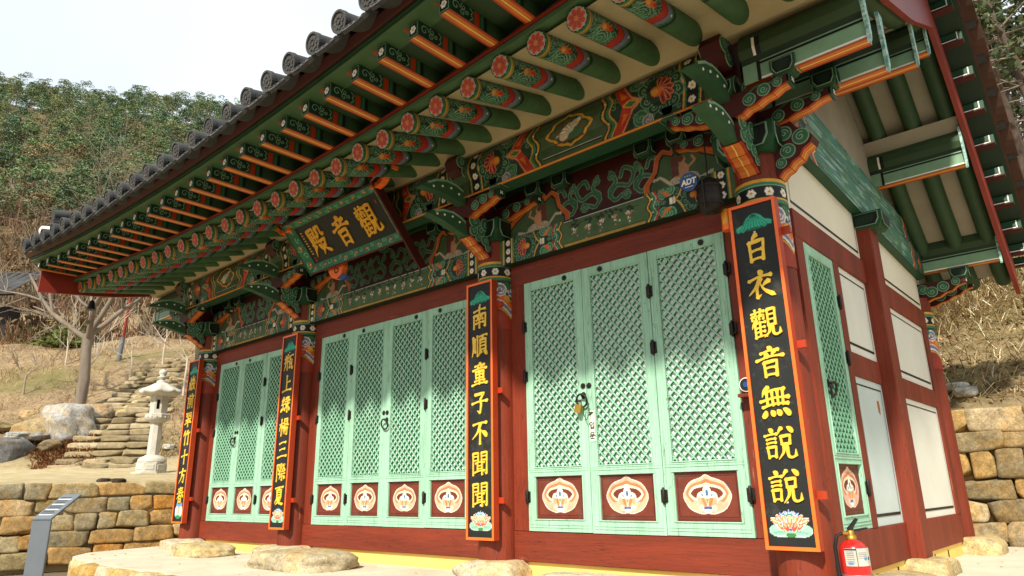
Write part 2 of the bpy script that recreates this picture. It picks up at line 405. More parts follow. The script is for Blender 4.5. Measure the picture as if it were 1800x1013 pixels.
def collar(parent, x, y, z0, r):
    H = .66; W = 2*math.pi*r; cv = Cv(W, H, hx('8f2f1c'), .007)
    per = W/4; ph = 2*math.pi*cv.U/per
    edge = .10+.06*np.abs(np.sin(ph/2))
    for off, c in ((0, OY), (.018, BK), (.024, WH), (.045, PU*1.15), (.085, WH), (.095, OR), (.15, RD*.8), (.16, OY), (.18, G0*1.3)):
        cv.fill(cv.V >= edge+off+.03*np.abs(np.sin(ph/2)), c)
    for k in range(9):
        u = (k-.5)*per/2+.04
        cv.curl(u, .38, .065, k, 1, PU*1.2, WH)
        cv.ell(u+per/4, .30, .03, .035, OY); cv.ell(u+per/4, .42, .05, .04, G1)
        cv.stroke([(u+per/4-.07, .37), (u+per/4, .33), (u+per/4+.07, .37)], .012, hx('2c3f7c'))
    cv.rect(0, .475, W, .50, G1*1.3); cv.rect(0, .50, W, .515, OY); cv.rect(0, .515, W, .605, BK)
    for k in range(9): cv.flower((k+.5)*W/9, .56, .036)
    cv.rect(0, .605, W, .615, G2); cv.rect(0, .615, W, .635, G1*1.2); cv.rect(0, .635, W, .66, OY)
    rr = r+.004
    o = cv.build('painted_collar', lambda U, V: (x+rr*np.sin(U/r), y+rr*np.cos(U/r), z0+V), parent, smooth=True)
    return o
def column(x, y, z0, z1, r=.175, zc=2.19):
    mb = MB(); mb.lathe([(r*1.03, z0), (r*1.02, .8), (r, 2.2), (r*.98, z1)], 'red_wood', (x, y, 0), 40)
    o = P(mb.build('column')); c = collar(None, x, y, zc, r*1.005); c.parent = o
    c.matrix_parent_inverse = Matrix.Identity(4); return o
for x in COLX: column(x, 0, .15, 3.06)
column(-.10, 4.30, .17, 2.80, .17, 1.97)
mb = MB(); mb.box((-.12, 1.89, .15), (.12, 2.13, 3.14), 'red_wood'); P(mb.build('post', bevel=.008))

# ---- red framing of the front
DOORS = [(-2.458, -0.461, 3), (-5.783, -3.155, 4), (-8.409, -6.425, 3)]
BAYS = [(COLX[1], COLX[0]), (COLX[2], COLX[1]), (COLX[3], COLX[2])]
ZB, ZT = .40, 2.60
for (xa, xb), (da, db, n) in zip(BAYS, DOORS):
    mb = MB(); mb.box((xa+.165, .006, .155), (xb-.165, .20, ZB-.004), 'red_wood_beam'); P(mb.build('sill_beam', bevel=.006))
    mb = MB(); mb.box((xa+.17, .010, ZT-.002), (xb-.17, .18, 2.805), 'red_wood_beam'); P(mb.build('lintel', bevel=.005))
    for a, b in ((xa+.16, da-.002), (db+.002, xb-.16)):
        mb = MB(); mb.box((a, .014, ZB-.002), (b, .17, ZT), 'red_wood'); P(mb.build('door_jamb', bevel=.004))

# ---- doors: frame (the part itself) > lattice, paper_screen, kick_panel, hinge, handle, boss
def medallion(cv, cx, cy, s, ax=1.2):
    def lob(hx_, hy, dy=0, tip=.13):
        pts = []
        for i in range(140):
            q = 2*math.pi*i/140; a = q+math.pi/2; r = 1+.012*math.cos(8*q)+tip*max(0, 1-abs(math.sin(q/2))*9)-.10*max(0, 1-abs(math.cos(q/2))*7)
            pts.append((cx+math.cos(a)*r*s*hx_, cy+(math.sin(a)*r*hy+dy)*s))
        return pts
    cv.poly(lob(ax, .94), hx('ddd4c8')); cv.poly(lob(ax-.035, .90), hx('d9a488')); cv.poly(lob(ax*.87, .63, .12), hx('c27348')); cv.poly(lob(ax*.77, .47, .12), hx('dccbb0')); cv.poly(lob(ax*.67, .33, .125), hx('6a2c1a'))
    for d in (-1, 1): cv.ell(cx+d*s*.62, cy-s*.50, s*.30, s*.20, hx('d9a488'), d*.5)
    s *= 1.16; cy -= s*.01
    cv.poly([(cx-s*.52, cy-s*.60), (cx+s*.52, cy-s*.62), (cx+s*.46, cy-s*.2), (cx-s*.46, cy-s*.2)], hx('d9a488'))
    for d in (-1, 1):
        cv.ell(cx+d*s*.25, cy-s*.22, s*.24, s*.40, hx('d9cfc0'), -d*.25); cv.ell(cx+d*s*.25, cy-s*.28, s*.21, s*.33, hx('d59c7c'), -d*.25)
        cv.ell(cx+d*s*.17, cy-s*.22, s*.07, s*.22, hx('d9763f'), -d*.4); cv.ell(cx+d*s*.3, cy-s*.5, s*.14, s*.14, hx('d9bda6'))
        cv.ell(cx+d*s*.24, cy+s*.06, s*.16, s*.14, WH); cv.ell(cx+d*s*.22, cy+s*.04, s*.08, s*.045, hx('5b7f9e'), d*.5)
    cv.ell(cx, cy+s*.17, s*.2, s*.28, WH); cv.poly([(cx, cy+s*.4), (cx-s*.18, cy+s*.2), (cx+s*.18, cy+s*.2)], WH)
    cv.ell(cx, cy+s*.14, s*.07, s*.14, hx('3d6488')); cv.poly([(cx-s*.09, cy-s*.1), (cx+s*.09, cy-s*.1), (cx, cy-s*.34)], hx('7d9470'))
    cv.rect(cx-s*.18, cy-s*.56, cx+s*.18, cy-s*.45, hx('44659a')); cv.ell(cx, cy-s*.62, s*.2, s*.07, hx('dfe2ea'))
def make_door(w, h, fr, name='door'):
    """fr maps (u right, v up from the door's bottom-left, n outwards)."""
    st, y0, y1, yl0, yl1 = .086, .10, .445, .525, h-.085
    mb = MB()
    def bar(u0, v0, u1, v1, n0=-.04, n1=0.0, m='mint'):
        mb.hexa([fr(u0, v0, n0), fr(u1, v0, n0), fr(u1, v0, n1), fr(u0, v0, n1), fr(u0, v1, n0), fr(u1, v1, n0), fr(u1, v1, n1), fr(u0, v1, n1)], m)
    g = .0022
    bar(g, 0, st, h); bar(w-st, 0, w-g, h)
    bar(st, 0, w-st, y0, n1=-.001); bar(st, y1, w-st, yl0, n1=-.001); bar(st, yl1, w-st, h, n1=-.001)
    # raised mouldings round the two openings and on the rails
    def mould(u0, v0, u1, v1, t=.012, n=.006):
        for a in ((u0-t, v0-t, u1+t, v0), (u0-t, v1, u1+t, v1+t), (u0-t, v0, u0, v1), (u1, v0, u1+t, v1)): bar(*a, n0=-.002, n1=n)
    mould(st, yl0, w-st, yl1, .010, .005); mould(st-.012, y0, w-st+.012, y1, .009, .007)
    bar(.02, .030, w-.02, .037, -.001, .004); bar(.02, .052, w-.02, .058, -.001, .004); bar(.02, y1+.035, w-.02, y1+.041, -.001, .004); bar(.02, y1+.055, w-.02, y1+.06, -.001, .003)
    bar(.022, .06, .027, h-.03, -.001, .003); bar(w-.027, .06, w-.022, h-.03, -.001, .003)
    d = mb.build(name, bevel=.0025)
    # lattice
    mb2 = MB(); pit = .0770; hw, n0, n1 = .0080, -.030, -.006
    U0, V0, U1, V1 = st+.001, yl0+.001, w-st-.001, yl1-.001
    for sgn in (1, -1):
        c0 = V0-(U1-U0) if sgn > 0 else V0; c1 = V1 if sgn > 0 else V1+(U1-U0)
        k = c0+pit*.5
        while k < c1:
            # line v = k + sgn*(u-U0)
            ua = max(U0, U0+(V0-k)/sgn if sgn > 0 else U0+(k-V1)); ub = min(U1, U0+(V1-k)/sgn if sgn > 0 else U0+(k-V0))
            if ub-ua > .012:
                a = (ua, k+sgn*(ua-U0)); b = (ub, k+sgn*(ub-U0)); s = hw*.7071; e = .0 if sgn > 0 else .0012
                q = [(a[0]+s*sgn, a[1]-s), (b[0]+s*sgn, b[1]-s), (b[0]-s*sgn, b[1]+s), (a[0]-s*sgn, a[1]+s)]
                q = [(min(max(u, U0), U1), min(max(v, V0), V1)) for u, v in q]
                vs = [fr(u, v, n0+e) for u, v in q]+[fr(u, v, n1+e) for u, v in q]
                mb2.add(vs, [(4, 5, 6, 7)], 'mint_lattice'); mb2.add(vs, [(0, 1, 5, 4), (2, 3, 7, 6)], 'mint_side_shade')
            k += pit
    l = mb2.build('lattice', d)
    mb3 = MB(); mb3.sheet([(U0-.01, V0-.01), (U1+.01, V0-.01), (U1+.01, V1+.01), (U0-.01, V1+.01)], fr, -.0325, 'paper'); mb3.build('paper_screen', d)
    pw, ph = w-2*st+.024, y1-y0; cv = Cv(pw, ph, hx('6a2c1a'), .004)
    e = .03; cv.rect(0, 0, pw, e*.6, hx('5a2416')); cv.stroke([(e, e), (pw-e, e), (pw-e, ph-e), (e, ph-e), (e, e)], .005, hx('4a1a10'))
    medallion(cv, pw/2+RNG.uniform(-.005, .005), ph*(.51+RNG.uniform(-.012, .012)), ph*.41*RNG.uniform(.95, 1.03), min(1.32, pw*.385/(ph*.41)))
    o0, ou, ov, on = fr(st-.012, y0, -.018), fr(1, 0, 0)-fr(0, 0, 0), fr(0, 1, 0)-fr(0, 0, 0), None
    cv.build('kick_panel', lambda U, V: tuple(o0[i]+ou[i]*U+ov[i]*V for i in range(3)), d)
    return d
def hinge(parent, fr, u, v):
    mb = MB()
    for du in (-.03, .0): 
        mb.hexa([fr(u+du+.002, v-.045, -.002), fr(u+du+.028, v-.045, -.002), fr(u+du+.028, v-.045, .005), fr(u+du+.002, v-.045, .005),
                 fr(u+du+.002, v+.045, -.002), fr(u+du+.028, v+.045, -.002), fr(u+du+.028, v+.045, .005), fr(u+du+.002, v+.045, .005)], 'iron')
    mb.tube([fr(u, v-.062, .013), fr(u, v-.05, .013), fr(u, v+.05, .013), fr(u, v+.062, .013)], [.006, .013, .013, .006], 'iron', 8)
    mb.tube([fr(u+.02, v-.03, .003), fr(u+.02, v-.03, .018)], .008, 'iron', 6)
    return mb.build('hinge', parent)
def boss(parent, fr, u, v, m='iron', r=.026):
    mb = MB(); n = 8; pts = []
    for i in range(n*4):
        a = 2*math.pi*i/(n*4); rr = r*(1-.16*abs(math.sin(a*n/2)))
        pts.append((u+math.cos(a)*rr, v+math.sin(a)*rr))
    mb.prism(pts, fr, .0, .007, m); mb.prism([(u+math.cos(a)*r*.35, v+math.sin(a)*r*.35) for a in np.linspace(0, 2*math.pi, 10)[:-1]], fr, .007, .013, m)
    return mb.build('boss', parent)
def handle(parent, fr, u, v, side=1):
    mb = MB()
    mb.prism([(u+math.cos(a)*.024, v+math.sin(a)*.03) for a in np.linspace(0, 2*math.pi, 13)[:-1]], fr, 0, .008, 'iron')
    mb.tube([fr(u, v, .008), fr(u, v, .035)], .01, 'iron', 8)
    pts = [fr(u+math.sin(a)*.052, v-.045+math.cos(a)*.052, .034+.012*math.cos(a)) for a in np.linspace(0, 2*math.pi, 25)]
    mb.tube(pts, .0085, 'iron', 8, caps=False)
    return mb.build('handle', parent)
H = ZT-ZB
def place_door(x0, w, key):
    fr = frame((0, 0, 0), (1, 0, 0), (0, 0, 1), (0, -1, 0)); d = P(make_door(w, H, fr))
    d.location = (x0+RNG.uniform(-.0008, .0008), RNG.uniform(-.002, .002), ZB+RNG.uniform(-.003, .002)); return d, fr
ALLD = []
for bi, (da, db, n) in enumerate(DOORS):
    w = (db-da)/n
    ALLD.append([place_door(da+w*k, w, bi) for k in range(n)])
wb = [(b-a)/n for a, b, n in DOORS]
hz = [[.28, 1.32, 1.78], [.28, 1.20, 1.72], [.28, 1.20, 1.72]]
for bi, ds in enumerate(ALLD):
    w = wb[bi]; n = len(ds)
    def D(k): return ds[k]
    for v in hz[bi]:
        hinge(ds[0][0], ds[0][1], 0, v); hinge(ds[-1][0], ds[-1][1], w, v+(.12 if v > 1 else 0))
    if n == 3:
        for v in hz[bi]: hinge(ds[1][0], ds[1][1], w, v+(.08 if v > 1 else 0))
        for k, u in ((0, w-.03), (1, .03)):
            boss(ds[k][0], ds[k][1], u, 1.17)
        handle(ds[0][0], ds[0][1], w-.028, 1.09)
    else:
        for v in hz[bi]: hinge(ds[0][0], ds[0][1], w, v); hinge(ds[3][0], ds[3][1], 0, v)
        for k, u in ((1, w-.03), (2, .03)): boss(ds[k][0], ds[k][1], u, 1.17)
        handle(ds[2][0], ds[2][1], .028, 1.09)
    for k, (d, fr) in enumerate(ds): boss(d, fr, w*(.72 if k % 2 == 0 else .30), H-.043, 'iron')
# side door
frs = frame((0, 0, 0), (0, 1, 0), (0, 0, 1), (1, 0, 0))
sd = P(make_door(.66, 2.05, frs)); sd.location = (.012, .305, .432)
for v in (.28, 1.25, 1.7): hinge(sd, frs, .66, v)
handle(sd, frs, .12, 1.0)

# ---- side wall
mb = MB(); mb.box((-.18, .15, .155), (.012, 4.15, .43), 'red_wood'); P(mb.build('sill_beam', bevel=.005))
mb = MB(); mb.box((-.15, .15, 2.484), (.022, 1.89, 2.70), 'red_wood'); mb.box((-.15, 2.13, 2.41), (.022, 4.15, 2.63), 'red_wood'); P(mb.build('lintel', bevel=.005))
for a, b, z0, z1 in ((.967, 1.095, .43, 2.484), (1.885, 1.89, .43, 2.484), (3.96, 4.15, .43, 2.41), (.15, .303, .43, 2.484)):
    mb = MB(); mb.box((-.14, a, z0), (.016, b, z1), 'red_wood'); P(mb.build('door_jamb'))
mb = MB(); mb.box((-.14, 1.095, 1.567), (.014, 1.885, 1.757), 'red_wood'); mb.box((-.14, 2.13, 1.522), (.014, 3.96, 1.706), 'red_wood'); P(mb.build('wall_rail', bevel=.004))
for y0, y1, z0, z1, m, ins in ((1.097, 1.883, .432, 1.565, 'side_blue', .055), (1.097, 1.883, 1.759, 2.482, 'side_white', .055), (2.132, 3.958, .432, 1.52, 'side_white', .05), (2.132, 3.958, 1.708, 2.408, 'side_white', .05),
                          (.15, 1.888, 2.702, 3.27, 'plaster', .05), (2.132, 4.15, 2.632, 3.2, 'plaster', .05)):
    mb = MB(); mb.box((-.12, y0, z0), (-.002, y1, z1), m)
    f = FS(0)
    a, b, c, d = y0+ins, y1-ins, z0+ins*1.2, z1-ins
    for q in ((a, d-.012, b, d), (a, c, b, c+.022), (a, c, a+.007, d), (b-.007, c, b, d)):
        mb.sheet([(q[0], q[1]), (q[2], q[1]), (q[2], q[3]), (q[0], q[3])], f, .0015, 'black_paint')
    if m == 'side_blue': mb.sheet([(y1-.22, z1-.16), (y1-.17, z1-.15), (y1-.16, z1-.22), (y1-.175, z1-.27), (y1-.21, z1-.25)], f, .0012, 'rust')
    P(mb.build('wall_panel'))

# ---- painted tie beams over the doors
def beam_art(cv, L, Hh, panel):
    U = np.minimum(cv.U, L-cv.U); keep = cv.U.copy(); cv.U = U
    cv.C[:] = G0
    cv.rect(0, 0, .06, Hh, NO); cv.rect(.06, 0, .072, Hh, OY); cv.rect(.072, 0, .085, Hh, G1*1.2); cv.rect(.085, 0, .165, Hh, BK)
    for k in range(3): cv.flower(.125, Hh*(k+.5)/3, .030)
    cv.rect(.165, 0, .18, Hh, OY); cv.rect(.18, 0, .20, Hh, G1*1.2)
    cv.filler(.20, .70, 0, Hh, 26, panel); cv.lotus(.33, Hh*.5, .125)
    x = .50
    for d in (-1, 1):
        cv.stroke([(x-.06, Hh*.5+d*Hh*.5), (x-.015, Hh*.5+d*.03), (x+.02, Hh*.5)], .012, OY)
        cv.curl(x+.07, Hh*.5+d*Hh*.40, .055, 1, d, G1*1.1, G2); cv.curl(x+.13, Hh*.5+d*Hh*.30, .04, 2, -d, G1*1.1, G2)
        cv.poly([(x+.05, Hh*.5+d*Hh*.22), (x+.16, Hh*.5+d*Hh*.5), (x+.10, Hh*.5+d*Hh*.18)], OR)
        cv.poly([(x+.16, Hh*.5+d*.015), (x+.20, Hh*.5+d*Hh*.28), (x+.25, Hh*.5+d*Hh*.5), (x+.19, Hh*.5+d*Hh*.5), (x+.17, Hh*.5+d*Hh*.25)], RD)
    cv.rect(x+.02, Hh*.38, x+.07, Hh*.62, WH); cv.rect(x+.035, Hh*.38, x+.042, Hh*.62, RD)
    wv = .015*np.cos(2*math.pi*(cv.V/Hh)*2)
    for o, c in ((.20, WH*.8), (.205, G1*1.3), (.235, G0), (.25, OY), (.265, BK), (.275, NO*.85)):
        cv.fill(cv.U > x+o+wv, c)
    cv.ell(x+.225, Hh*.3, .008, .008, WH); cv.ell(x+.225, Hh*.75, .008, .008, WH)
    m = x+.30
    cv.rect(m, 0, L, .025, OY*.55+G1*.3); cv.rect(m, .025, L, .032, BK); cv.rect(m, Hh-.012, L, Hh, BK); cv.rect(m, Hh-.022, L, Hh-.012, WH*.8)
    cv.U = keep
    rg = random.Random(int(L*100)+panel)
    for gx in np.arange(m+.12, L-m-.1, .14):                     # grapes and leaves, each panel its own
        for k in range(16):
            cv.ell(gx+rg.gauss(0, .018), Hh*.62-abs(rg.gauss(0, .04)), .008, .009, PK*.75 if k % 3 else WH*.8)
        for k in range(5): cv.ell(gx+rg.gauss(0, .05), Hh*.78+rg.gauss(0, .02), .022, .012, G0*.8, rg.random()*3)
    cv.stroke([(m+.05, Hh*.7), (L/2, Hh*.84), (L-m-.05, Hh*.7)], .006, DR*.8)
for i, (xa, xb) in enumerate(BAYS):
    x0, x1 = xa+.12, xb-.12; L, Hh = x1-x0, .25
    cv = Cv(L, Hh, G0, .0055); beam_art(cv, L, Hh, i)
    o = P(cv.build('tie_beam', lambda U, V: (x0+U, -.095+0*U, 2.803+V), None))
    mb = MB(); mb.box((x0, -.093, 2.803), (x1, .14, 3.052), 'green_dark'); b = mb.build('beam_core', o)

# ---- wall boards above the tie beams: two cartouches with seated figures and a red scroll field
def board_art(cv, L, Hh):
    cv.C[:] = DR*.75
    for d in (-1, 1):
        X = lambda u: L/2+d*u
        n = max(2, int((L/2-.74)/.26))
        for k in range(n):
            u = .05+.26*k
            for w, c in ((.040, G2*.85), (.026, G1*.8)):
                cv.stroke([(X(q[0]), q[1]) for q in catmull([(u, .12), (u+.08, .20), (u+.20, .17), (u+.25, .28), (u+.16, .34), (u+.12, .27)], 6)], w, c)
                cv.stroke([(X(q[0]), q[1]) for q in catmull([(u+.02, .34), (u+.07, .24), (u+.0, .16), (u+.05, .07), (u+.13, .10)], 6)], w, c)
            cv.curl(X(u+.17), .09, .045, k, d, G1*.75, G2*.8); cv.curl(X(u+.03), .30, .04, k, -d, G1*.75, G2*.8)
    for d in (0, 1):
        f = (lambda x: x*1.22) if d == 0 else (lambda x: L-x*1.22)
        out = [(0, -.01), (.03, .12), (.10, .20), (.20, .26), (.27, .33), (.33, .40), (.40, .41), (.44, .33), (.50, .37), (.56, .32), (.58, .2), (.66, .10), (.66, -.01)]
        cv.poly([(f(x), y) for x, y in out], OR*.75); cv.stroke([(f(x), y) for x, y in out], .006, PK)
        inn = [(.03, -.01), (.07, .11), (.13, .17), (.22, .23), (.29, .30), (.34, .365), (.39, .375), (.43, .29), (.50, .33), (.53, .29), (.55, .19), (.62, .08), (.62, -.01)]
        cv.poly([(f(x), y) for x, y in inn], BK)
        cv.poly([(f(.04+(x-.03)*.96), y*.96-.004) for x, y in inn], NO*.75)
        # seated figure: robe, shoulders, head, arms, trailing scarf
        c = .36; s = PK*.85
        cv.stroke([(f(.16), .05), (f(.24), .02), (f(.30), .08)], .03, hx('b9a98f')); cv.ell(f(c), .055, .13, .05, hx('b9a98f'))
        for k in range(7): cv.ring(f(c-.10+.034*k), .06+.012*math.sin(k*2), .014, .018, hx('6d5a44'))
        cv.ell(f(c), .13, .05, .07, s); cv.ell(f(c+.005), .225, .033, .038, s); cv.ell(f(c+.015), .24, .032, .03, hx('5a3222'))
        cv.stroke([(f(c-.04), .15), (f(c-.09), .19), (f(c-.07), .235)], .02, s); cv.stroke([(f(c+.04), .15), (f(c+.06), .10), (f(c+.0), .085)], .02, s)
        cv.rect(min(f(c+.03), f(c+.085)), .10, max(f(c+.03), f(c+.085)), .27, hx('5a2f22'))
        cv.stroke([(f(c+.10), .05), (f(c+.17), .13), (f(c+.22), .12)], .025, hx('b9a98f'))
for i, (xa, xb) in enumerate(BAYS):
    x0, x1 = xa+.14, xb-.14; L, Hh = x1-x0, .56
    cv = Cv(L, Hh, DR, .006); board_art(cv, L, Hh)
    P(cv.build('wall_board', lambda U, V: (x0+U, -.035+0*U, 3.052+V), None))

# ---- bearing blocks, bracket arms, bracket wings
def soro(mb, c, w=.17, d=.17, h=.125, k=.62, n=-1, ax='x'):
    """small bearing block, trapezoid with a pale and black inlaid outline."""
    x, y, z = c; W, Dd = w/2, d/2; h2 = h*.42
    def q(s, zz): return [(x-W*s, y-Dd*s, zz), (x+W*s, y-Dd*s, zz), (x+W*s, y+Dd*s, zz), (x-W*s, y+Dd*s, zz)]
    mb.hexa(q(k, z-h/2)+q(1, z-h/2+h2), 'green_mid'); mb.hexa(q(1, z-h/2+h2+.0005)+q(1, z+h/2), 'green_mid')
    for fr, ww in ((frame((x, y-Dd, z), (1,0,0), (0,0,1), (0,-1,0)), W), (frame((x+W, y, z), (0,1,0), (0,0,1), (1,0,0)), Dd), (frame((x-W, y, z), (0,-1,0), (0,0,1), (-1,0,0)), Dd)):
        for s, m, nn in ((.86, 'green_pale', .002), (.80, 'black_paint', .0035), (.56, 'green_dark', .005)):
            t, b = h*.5*s, -h*.5*s+h*.06
            mb.prism([(-ww*s*k*1.06, b), (ww*s*k*1.06, b), (ww*s*.97, b+h2*.8), (ww*s*.97, t), (-ww*s*.97, t), (-ww*s*.97, b+h2*.8)], fr, nn-.004-ww*(1-k)*.0, nn, m)
def scrolls(mb, fr, n, lst):
    for i, (cx, cy, r, a0, d) in enumerate(lst):
        e = n+.0008*i
        p = spiral(cx, cy, r, a0, d, 1.35, 20)
        mb.prism([(cx+math.cos(a)*r*1.12, cy+math.sin(a)*r*1.12) for a in np.linspace(0, 2*math.pi, 17)[:-1]], fr, e-.006, e, 'green_pale')
        mb.prism([(cx+math.cos(a)*r*.98, cy+math.sin(a)*r*.98) for a in np.linspace(0, 2*math.pi, 17)[:-1]], fr, e-.006, e+.002, 'green_scroll')
        mb.ribbon(spiral(cx, cy, r*.66, a0, d, 1.3, 18), r*.17, fr, e+.0035, 'green_pale')
        mb.ribbon(spiral(cx, cy, r*.80, a0+.3, d, 1.0, 14), r*.14, fr, e+.003, 'green_dark')
def dots(mb, fr, n, pts, r=.011):
    for u, v in pts: mb.prism([(u+math.cos(a)*r, v+math.sin(a)*r) for a in np.linspace(0, 2*math.pi, 9)[:-1]], fr, n-.002, n+.003, 'white_paint')
def strip_under(mb, pts, fr, n0, n1, lift=.004):
    """orange underside with red rims and a thin pale centre line, following pts."""
    w = n1-n0
    for (a, b, m, e) in ((0, 1, 'red_bright', lift), (.14, .86, 'orange_paint', lift*2), (.47, .53, 'yellow_paint', lift*2.6)):
        for (u0, v0), (u1, v1) in zip(pts[:-1], pts[1:]):
            L = math.hypot(u1-u0, v1-v0); nx, ny = (v1-v0)/L*e, -(u1-u0)/L*e
            mb.add([fr(u0+nx, v0+ny, n0+w*a), fr(u1+nx, v1+ny, n0+w*a), fr(u1+nx, v1+ny, n0+w*b), fr(u0+nx, v0+ny, n0+w*b)], [(0, 1, 2, 3)], m)
WAVY = [(.17, 2.895), (.205, 2.93), (.255, 2.945), (.285, 2.975), (.335, 2.99), (.365, 3.025), (.43, 3.05)]
def make_bracket():
    root = empty('bracket'); T = .078
    fr = frame((0, 0, 0), (0, -1, 0), (0, 0, 1), (1, 0, 0))        # u = outwards (d), v = z, n = x
    def wing(name, poly, cutm='dark_red'):
        mb = MB(); mb.prism(poly, fr, -T, T, cutm); return mb
    B = .046
    def half(name, body, ust, blade, ridge, sc, dt, split):
        mb = MB(); mb.prism(body, fr, -T, T, 'dark_red'); strip_under(mb, ust, fr, -T, T)
        mb.prism(blade, fr, -B, B, 'wing_green')
        for s in (-1, 1):
            f = frame((s*T, 0, 0), (0, -1, 0), (0, 0, 1), (s, 0, 0)); g = frame((s*B, 0, 0), (0, -1, 0), (0, 0, 1), (s, 0, 0))
            mb.ribbon(ridge, .016, g, .003, 'green_pale'); mb.ribbon([(u, v-.012) for u, v in ridge], .005, g, .004, 'green_pale')
            scrolls(mb, f, .006, sc); dots(mb, g, .004, dt)
        mb.build(name, root)
    half('lower_wing', WAVY+[(.45, 3.10), (.47, 3.18), (.42, 3.235), (.36, 3.285), (.12, 3.285), (.12, 2.88)], WAVY,
         [(.36, 3.04), (.43, 3.052), (.50, 3.055), (.62, 3.085), (.76, 3.12), (.925, 3.14), (.86, 3.19), (.75, 3.228), (.63, 3.238), (.53, 3.215), (.40, 3.19)],
         [(.45, 3.165), (.53, 3.206), (.63, 3.230), (.75, 3.220), (.86, 3.182)],
         [(.385, 3.205, .062, 1, 1), (.30, 3.125, .05, 3, -1), (.40, 3.10, .045, 0, 1), (.245, 3.04, .045, 2, 1), (.335, 3.05, .035, 4, -1), (.205, 2.975, .034, 1, -1), (.24, 3.20, .06, 2, 1)],
         [(.55, 3.155), (.64, 3.185), (.74, 3.175), (.83, 3.16)], .4)
    W2 = [(.17, 3.285), (.24, 3.295), (.29, 3.325), (.35, 3.33), (.41, 3.36)]
    half('upper_wing', W2+[(.45, 3.40), (.47, 3.49), (.45, 3.54), (.42, 3.60), (.12, 3.60), (.12, 3.287)], W2,
         [(.36, 3.35), (.50, 3.355), (.62, 3.375), (.80, 3.392), (1.02, 3.378), (.95, 3.44), (.84, 3.50), (.72, 3.53), (.60, 3.525), (.52, 3.50), (.40, 3.46)],
         [(.44, 3.455), (.52, 3.492), (.60, 3.517), (.72, 3.522), (.84, 3.493), (.95, 3.434)],
         [(.40, 3.50, .065, 1, 1), (.31, 3.40, .055, 3, -1), (.25, 3.52, .06, 0, 1), (.375, 3.39, .04, 2, -1)],
         [(.56, 3.435), (.66, 3.465), (.77, 3.45), (.88, 3.415)], .4)
    def wing(name, poly): mb = MB(); mb.prism(poly, fr, -T, T, 'dark_red'); return mb
    head = [(.30, 3.602), (.47, 3.602), (.52, 3.63), (.60, 3.68), (.635, 3.76), (.60, 3.83), (.55, 3.80), (.56, 3.86), (.50, 3.90), (.30, 3.90)]
    mb = wing('bracket_head', head)
    for s in (-1, 1):
        f = frame((s*T, 0, 0), (0, -1, 0), (0, 0, 1), (s, 0, 0))
        scrolls(mb, f, .006, [(.565, 3.755, .055, 1, 1), (.50, 3.67, .055, 3, -1), (.51, 3.83, .045, 0, 1)])
    mb.build('bracket_head', root)
    # cap block
    mb = MB(); soro(mb, (0, -.02, 3.155), .46, .42, .20, .72); mb.build('cap_block', root)
    # arms along the wall, inner and outer
    for yy, ks in ((-.06, 1.42), (-.42, 1.06)):
        A = [(u*ks, v) for u, v in ((.06, 3.225), (.11, 3.235), (.15, 3.262), (.21, 3.27), (.26, 3.295), (.32, 3.305), (.37, 3.335), (.43, 3.345))]
        f = frame((0, yy, 0), (1, 0, 0), (0, 0, 1), (0, -1, 0)); mb = MB(); w = .055
        for s in (-1, 1):
            g = frame((0, yy, 0), (s, 0, 0), (0, 0, 1), (0, -1, 0))
            mb.prism([(.0, 3.225)]+A+[(.43*ks, 3.395), (.0, 3.395)], g, -w, w, 'dark_red'); strip_under(mb, A, g, -w, w)
            scrolls(mb, g, w+.004, [(.36*ks, 3.36, .030, 2, 1), (.27*ks, 3.342, .042, 0, -1), (.17*ks, 3.31, .042, 3, 1)]); mb.ribbon(catmull([(.17*ks, 3.355), (.22*ks, 3.385), (.27*ks, 3.384), (.32*ks, 3.372), (.40*ks, 3.385)], 5), .014, g, w+.004, 'green_scroll')
            e = frame((s*.43*ks, yy, 3.37), (0, s, 0), (0, 0, 1), (s, 0, 0))
            mb.prism([(-.055, -.04), (0, -.05), (.055, -.04), (.055, .03), (-.055, .03)], e, -.01, .008, 'green_mid')
            mb.prism([(-.03, -.028), (0, -.034), (.03, -.028), (.03, .022), (-.03, .022)], e, .0, .010, 'black_paint')
            dots(mb, e, .010, [(0, 0), (.012, .01), (-.012, .01), (.012, -.01), (-.012, -.01)], .007)
        mb.build('bracket_arm', root)
        for xx in (-.41*ks, 0, .41*ks): mb = MB(); soro(mb, (xx, yy, 3.46), .17, .15, .125); mb.build('bearing_block', root)
    return root
bk = make_bracket(); P(bk)
for i, x in enumerate(COLX):
    o = bk if i == 0 else P(dup(bk)); o.location = (x, 0, 0)
# end wings towards the gables
for x, s in ((COLX[0], 1), (COLX[3], -1)):
    fr = frame((x, 0, 0), (s, 0, 0), (0, 0, 1), (0, -1, 0)); mb = MB()
    w = [(.17, 2.87), (.21, 2.91), (.25, 2.925), (.28, 2.96), (.33, 2.98), (.36, 3.03), (.42, 3.06)]
    mb.prism(w+[(.44, 3.10), (.40, 3.17), (.34, 3.20), (.30, 3.27), (.15, 3.27), (.15, 2.87)], fr, -.07, .07, 'dark_red'); strip_under(mb, w, fr, -.07, .07)
    scrolls(mb, fr, .075, [(.36, 3.12, .055, 1, 1), (.26, 3.04, .05, 3, -1), (.25, 3.18, .05, 0, 1), (.205, 2.96, .035, 2, 1)])
    P(mb.build('end_wing'))
